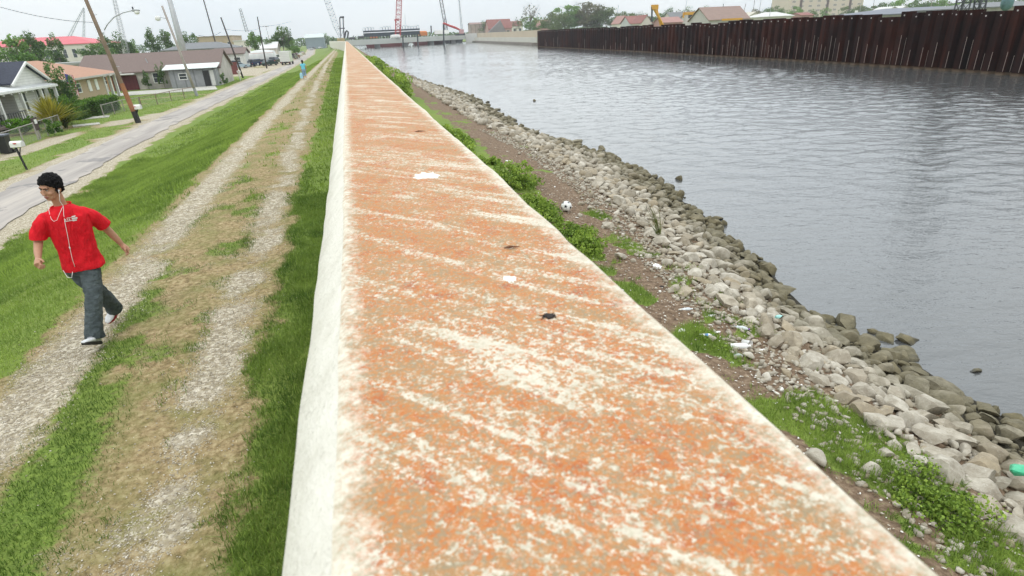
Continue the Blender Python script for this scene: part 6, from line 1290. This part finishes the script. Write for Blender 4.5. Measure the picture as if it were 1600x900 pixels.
# shoes
def shoe(heel, toe, up_, uppm, solem, lab):
    heel = Vector(G)+Vector(heel); toe = Vector(G)+Vector(toe); d = (toe-heel).normalized(); L = .30; u = Vector(up_); u = (u-d*u.dot(d)).normalized(); w_ = d.cross(u)
    def ring(t, hw_, z0, z1): return [tuple(heel+d*L*t+w_*hw_*math.cos(q)+u*((z0+z1)/2+(z1-z0)/2*math.sin(q))) for q in np.linspace(0, 2*math.pi, 15)[:-1]]
    part('shoe', MB().loft([ring(-.01, .022, .02, .06), ring(.03, .036, .015, .10), ring(.15, .040, .015, .115), ring(.35, .040, .015, .105), ring(.55, .046, .015, .075), ring(.78, .048, .015, .058), ring(.93, .036, .015, .045), ring(1.0, .014, .018, .03)]), uppm, man, smooth=True)
    def ring2(t, hw_, z0, z1): return [tuple(heel+d*L*t+w_*hw_*sx_+u*z_) for sx_, z_ in ((-1, z0), (1, z0), (1.04, (z0+z1)/2), (1, z1), (-1, z1), (-1.04, (z0+z1)/2))]
    part('sole', MB().loft([ring2(-.02, .026, .004, .034), ring2(.05, .040, -.004, .034), ring2(.3, .040, .0, .030), ring2(.6, .049, -.004, .026), ring2(.82, .048, .0, .024), ring2(.98, .024, .008, .024)]), solem, man)
    st = MB()
    for t, hw_ in ((.30, .041), (.42, .044), (.54, .047)): st.tube([heel+d*L*t-w_*hw_*.9+u*.035, heel+d*L*(t+.02)-w_*hw_*.4+u*(.108-.05*t), heel+d*L*(t+.02)+w_*hw_*.4+u*(.108-.05*t), heel+d*L*t+w_*hw_*.9+u*.035], .004, 5)
    part('laces', st, mat('lace_grey', (.35, .36, .38), .7, .1, 9), man)
shw = mat('shoe_white', (.62, .63, .64), .6, .1, 30); shb = mat('sole_black', (.015, .013, .014), .7, .1, 20); shr = mat('sole_red', (.30, .01, .02), .6, .15, 20)
shoe((.062, -.32, .022), (.040, -.59, .165), (0, .3, 1), shw, shb, ''); shoe((.062, .47, .16), (-.03, .20, .015), (0, -.45, 1), shw, shr, '')
# face details
dkhair = bpy.data.materials.new('black_hair'); s = N(nodes_of(dkhair)); P = s.pos((1, 1, .4)); a = s.noise(P, 60, 4, .7); s.out(s.ramp(a, [(.3, (.002, .002, .003)), (.7, (.010, .009, .009))]), .75, a, 1.0, .012, Specular_IOR_Level=.15)
hr_ = random.Random(4)
cap_ = MB(); rings = []
for i in range(12):
    th = i/11*math.pi*.60; rg = []
    for k in range(26):
        q = 2*math.pi*k/26; x = math.sin(th)*math.cos(q); y = math.sin(th)*math.sin(q); z = math.cos(th); fr_ = max(0, math.sin(q))
        lim = .60 if fr_ < .35 else .60-.20*(fr_-.35)/.65; t2 = min(th, math.pi*lim); x = math.sin(t2)*math.cos(q); y = math.sin(t2)*math.sin(q); z = math.cos(t2)
        w2 = 1.03+.02*math.sin(q*9+i)+.02*hr_.random(); rg.append(tuple(H(x*.093*w2, -.016+y*.112*w2, .038+z*.110*w2)))
    rings.append(rg)
inner = [[tuple(H(*( (RH.inverted() @ (Vector(p_)-H(0, -.016, .038)))*.9 + Vector((0, -.016, .038))))) for p_ in rg] for rg in reversed(rings)]
cap_.loft(rings+inner, cap=True)
for sg in (-1, 1): cap_.ell(H(sg*.080, .018, -.012), (.006, .014, .034), 8, 6, RH)
cap_.ell(H(0, -.085, -.03), (.065, .035, .055), 12, 8, RH)
for k in range(46):
    q = hr_.uniform(0, 6.283); th = hr_.uniform(.1, 1.35); cap_.ell(H(math.sin(th)*math.cos(q)*.094, -.016+math.sin(th)*math.sin(q)*.108, .036+math.cos(th)*.106), (.016, .016, .008), 6, 4, RH)
baked('hair', cap_, dkhair, man, .0045, 0, [(.022, .022), (.02, .05)])
brow = MB()
for sg in (-1, 1): brow.tube([H(sg*.013, .0995, .020), H(sg*.034, .094, .029), H(sg*.056, .074, .024)], [.0045, .0055, .003], 6)
part('eyebrows', brow, dkhair, man)
ey = MB(); pu = MB()
for sg in (-1, 1): ey.ell(H(sg*.031, .080, .004), (.0125, .009, .0075), 10, 6, RH); pu.ell(H(sg*.031-.003, .0855, .003), (.006, .005, .006), 8, 6, RH)
part('eyes', ey, mat('eye_white', (.55, .50, .46), .3, .05, 9), man, smooth=True); part('irises', pu, mat('iris_dark', (.015, .01, .008), .2, .05, 9), man, smooth=True)
lid = MB()
for sg in (-1, 1): lid.tube([H(sg*.017, .086, .008), H(sg*.031, .091, .0135), H(sg*.046, .080, .009)], .0035, 6)
part('eyelids', lid, mat('eyelid_shadow_skin', (.16, .08, .05), .6, .05, 9), man)
lp = MB().tube([H(-.024, .087, -.0695), H(-.008, .098, -.067), H(0, .0975, -.069), H(.008, .098, -.067), H(.024, .087, -.0695)], [.003, .006, .0055, .006, .003], 8).tube([H(-.020, .086, -.075), H(0, .096, -.079), H(.020, .086, -.075)], [.003, .007, .003], 8)
part('lips', lp, mat('lips', (.30, .10, .08), .5, .05, 20), man, smooth=True)
# earphones with cable looping down to the pocket
ew = mat('earphone_white', (.80, .80, .80), .4, .03, 9); ep = MB()
for sg in (-1, 1): ep.ell(H(sg*.088, .004, -.018), (.009, .009, .010), 8, 6, RH); ep.tube([H(sg*.089, .008, -.022), H(sg*.087, .012, -.05)], .004, 6)
chest = lambda x, y, z: Vector(G)+V3(x, y, z)
raw1 = [H(.087, .012, -.05), chest(.155, -.10, 1.60)]; 
from mathutils.bvhtree import BVHTree
Lm = Vector(man.location); bv = BVHTree.FromPolygons([v.co+Lm for v in shirt.data.vertices], [p_.vertices[:] for p_ in shirt.data.polygons])
dview = (Vector((0, 0, EYE))-Vector(G)-V3(.05, 0, 1.3)).normalized()
def on_shirt(px, py):
    d = ray(px, py); o_ = Vector((0, 0, EYE)); h = bv.ray_cast(o_, Vector(d).normalized()); return h[0]-Vector(d).normalized()*.006 if h[0] else None
def cable(px_list, start, r_):
    pts = list(start)
    for p_ in px_list:
        q = on_shirt(*p_)
        if q is not None: pts.append(q)
    return MB().tube(pts, r_, 6)
c1 = cable([(99, 322), (99.5, 335), (102, 350), (106, 370), (109, 387), (113, 405), (117, 417)], [H(.087, .012, -.05), H(.080, .03, -.13)], .0024)
c2 = cable([(76, 322), (77, 332), (80, 342), (84, 346), (89, 344), (93, 334), (98, 323)], [H(-.087, .012, -.05), H(-.07, .03, -.13)], .0022)
part('earphones', ep, ew, man, smooth=True); part('earphone_cable', join(c1, c2), ew, man, smooth=True)
lw = MB().tube([Vector(G)+V3(.0, -.17, .86), Vector(G)+V3(-.02, -.185, .80), Vector(G)+V3(-.07, -.16, .80), Vector(G)+V3(-.115, -.10, .87)], .003, 6); part('earphone_loop', lw, ew, man, smooth=True)
part('slider', MB().ell(on_shirt(109, 387) or Vector(G), (.007, .007, .014), 8, 6), ew, man)
# far woman walking away, seen from behind
W = gp(477, 124, 2.15); wom = root('person', W, 'woman in a light blue top walking away along the levee track, carrying a pale bag', 'person')
b_in = join(limb(W, [(0, 0, 1.30, .05), (0, 0, 1.42, .05)]), MB().ell(Vector(W)+V3(0, 0, 1.47), (.085, .10, .12), 12, 8), MB().loft(secs(W, [(0, 0, .78, .14, .11, 0), (0, 0, 1.0, .12, .10, 0), (0, 0, 1.24, .17, .10, 0), (0, 0, 1.32, .07, .06, 0)])),
            limb(W, [(-.18, 0, 1.25, .045), (-.23, .02, 1.0, .035), (-.22, -.06, .78, .028)]), limb(W, [(.18, 0, 1.25, .045), (.25, -.05, 1.02, .035), (.24, .06, .84, .028)]), limb(W, [(-.08, 0, .80, .08), (-.09, .04, .42, .05), (-.08, -.02, .05, .04)]), limb(W, [(.08, 0, .80, .08), (.09, .08, .44, .05), (.10, -.12, .10, .04)]),
            hand(W, (-.22, -.06, .78), (0, -.1, -1), (1, 0, 0), .9, 1.1, 1), hand(W, (.24, .06, .84), (0, .2, -1), (-1, 0, 0), .9, 1.0, -1))
baked('body', b_in, skin, wom, .012, 2)
baked('top', join(MB().loft(secs(W, [(0, 0, .86, .17, .13, 0), (0, 0, 1.0, .15, .12, 0), (0, 0, 1.2, .185, .12, 0), (0, 0, 1.29, .14, .09, 0), (0, 0, 1.33, .075, .07, 0)])), limb(W, [(-.14, 0, 1.26, .07), (-.20, .01, 1.12, .06)]), limb(W, [(.14, 0, 1.26, .07), (.215, -.02, 1.14, .06)])), mat('light_blue_cotton', (.16, .55, .72), .85, .08, 6), wom, .012, 2)
baked('trousers', join(MB().loft(secs(W, [(0, 0, .92, .15, .12, 0), (0, 0, .72, .17, .13, 0)])), limb(W, [(-.08, 0, .80, .095), (-.09, .04, .42, .075), (-.085, .0, .28, .07)]), limb(W, [(.08, 0, .80, .095), (.09, .07, .44, .075), (.095, .0, .30, .07)])), mat('pale_blue_denim', (.25, .36, .52), .9, .1, 6), wom, .012, 2)
part('hair', MB().ell(Vector(W)+V3(0, -.01, 1.50), (.105, .115, .12), 14, 9).ell(Vector(W)+V3(0, -.06, 1.36), (.07, .04, .12), 10, 7), mat('dark_brown_hair', (.025, .015, .01), .6, .2, 20), wom, smooth=True)
for x, y, z in ((-.08, .03, .0), (.10, -.06, .06)): part('shoe', MB().ell(Vector(W)+V3(x, y, z+.04), (.045, .12, .04), 10, 6), shw, wom, smooth=True)
bgp = Vector(W)+V3(-.27, -.08, .10); rb = root('shopping_bag', tuple(bgp), 'light blue and white bag hanging from the walking woman\'s left hand', 'bag')
part('pouch', MB().loft([[tuple(bgp+V3(sx_*a_, sy_*b__, z_)) for sx_, sy_ in ((-1, -1), (1, -1), (1, 1), (-1, 1))] for z_, a_, b__ in ((0, .10, .06), (.05, .13, .08), (.40, .11, .06), (.46, .05, .03))]), mat('bag_blue', (.35, .60, .72), .6, .25, 7), rb); part('handles', MB().tube([bgp+V3(-.03, 0, .45), bgp+V3(.03, .0, .62), bgp+V3(.06, 0, .45)], .008, 5), whp, rb)
# ------------------------------------------------------------------ light, sky, camera
w = bpy.data.worlds.new('World'); scene.world = w; w.use_nodes = True; nt = w.node_tree; nt.nodes.clear(); s = N(nt)
SUN_EL, SUN_AZ = 52, 205        # azimuth measured from +Y towards +X
sky = s.n('ShaderNodeTexSky', sky_type='NISHITA'); sky.sun_disc = False; sky.sun_elevation = math.radians(SUN_EL); sky.sun_rotation = math.radians(SUN_AZ)
tc = s.n('ShaderNodeTexCoord'); mp = s.n('ShaderNodeMapping'); mp.inputs['Scale'].default_value = (1, 1, 3.2); s.l(tc.outputs['Generated'], mp.inputs[0])
cn = s.noise(mp.outputs[0], 2.4, 6, .55, .3)
cloud = s.ramp(cn, [(.34, (7.7, 8.4, 8.9)), (.62, (9.0, 9.4, 9.5))])
sz = s.n('ShaderNodeSeparateXYZ'); s.l(tc.outputs['Generated'], sz.inputs[0])
lift = s.math('ADD', s.math('MULTIPLY', s.math('POWER', s.math('MAXIMUM', sz.outputs[2], 0.0), .7), 1.1), 1.42)
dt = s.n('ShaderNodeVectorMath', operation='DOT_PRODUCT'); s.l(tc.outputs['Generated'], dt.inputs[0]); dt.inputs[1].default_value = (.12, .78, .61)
glow = s.math('MULTIPLY', s.ramp(sz.outputs[2], [(.08, 0), (.26, 1)]), s.math('POWER', s.math('MAXIMUM', dt.outputs['Value'], 0.0), 3.0)); lift = s.math('ADD', lift, s.math('MULTIPLY', glow, 2.3))     # overcast sky brighter overhead, plus an unseen glow lobe added to brighten the water
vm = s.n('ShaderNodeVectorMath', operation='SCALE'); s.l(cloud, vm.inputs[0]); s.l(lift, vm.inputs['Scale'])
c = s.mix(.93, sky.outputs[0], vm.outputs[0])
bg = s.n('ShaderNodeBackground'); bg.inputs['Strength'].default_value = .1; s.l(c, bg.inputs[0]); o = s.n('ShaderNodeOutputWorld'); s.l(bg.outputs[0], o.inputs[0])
sl = bpy.data.lights.new('sun', 'SUN'); sl.energy = 1.1; sl.angle = math.radians(14); sl.color = (1, .95, .87)
so = bpy.data.objects.new('sun', sl); COL.objects.link(so)
d = Vector((math.sin(math.radians(SUN_AZ))*math.cos(math.radians(SUN_EL)), math.cos(math.radians(SUN_AZ))*math.cos(math.radians(SUN_EL)), math.sin(math.radians(SUN_EL))))
so.rotation_euler = d.to_track_quat('Z', 'Y').to_euler(); so.location = (0, 0, 60)
cd = bpy.data.cameras.new('camera'); cam = bpy.data.objects.new('camera', cd); COL.objects.link(cam)
cd.sensor_width = 36; cd.lens = F/1600*36; cd.clip_start = .05; cd.clip_end = 9000
M = Matrix(((RR[0], -RR[1], -RR[2], 0), (vv[0], -vv[1], -vv[2], 0), (UP[0], -UP[1], -UP[2], EYE), (0, 0, 0, 1)))
cam.matrix_world = M; scene.camera = cam
cd.dof.use_dof = True; cd.dof.focus_distance = 7.0; cd.dof.aperture_fstop = 7.0
scene.render.resolution_x = 1024; scene.render.resolution_y = 576
vs = scene.view_settings; vs.view_transform = 'Standard'; vs.look = 'None'; vs.exposure = -0.46; vs.gamma = 1

# air: pale even haze over the whole place
hb_ = MB().box((0, 0, 27), (1900, 1900, 60)); hm = bpy.data.materials.new('haze'); nt = hm.node_tree if hm.use_nodes else None; hm.use_nodes = True; nt = hm.node_tree; nt.nodes.clear()
pv = nt.nodes.new('ShaderNodeVolumePrincipled'); pv.inputs['Color'].default_value = (.93, .96, 1, 1); pv.inputs['Density'].default_value = .00028; pv.inputs['Anisotropy'].default_value = .2
ho = nt.nodes.new('ShaderNodeOutputMaterial'); nt.links.new(pv.outputs[0], ho.inputs['Volume'])
tag(mesh_obj('haze', hb_.v, hb_.f, hm), kind='stuff')
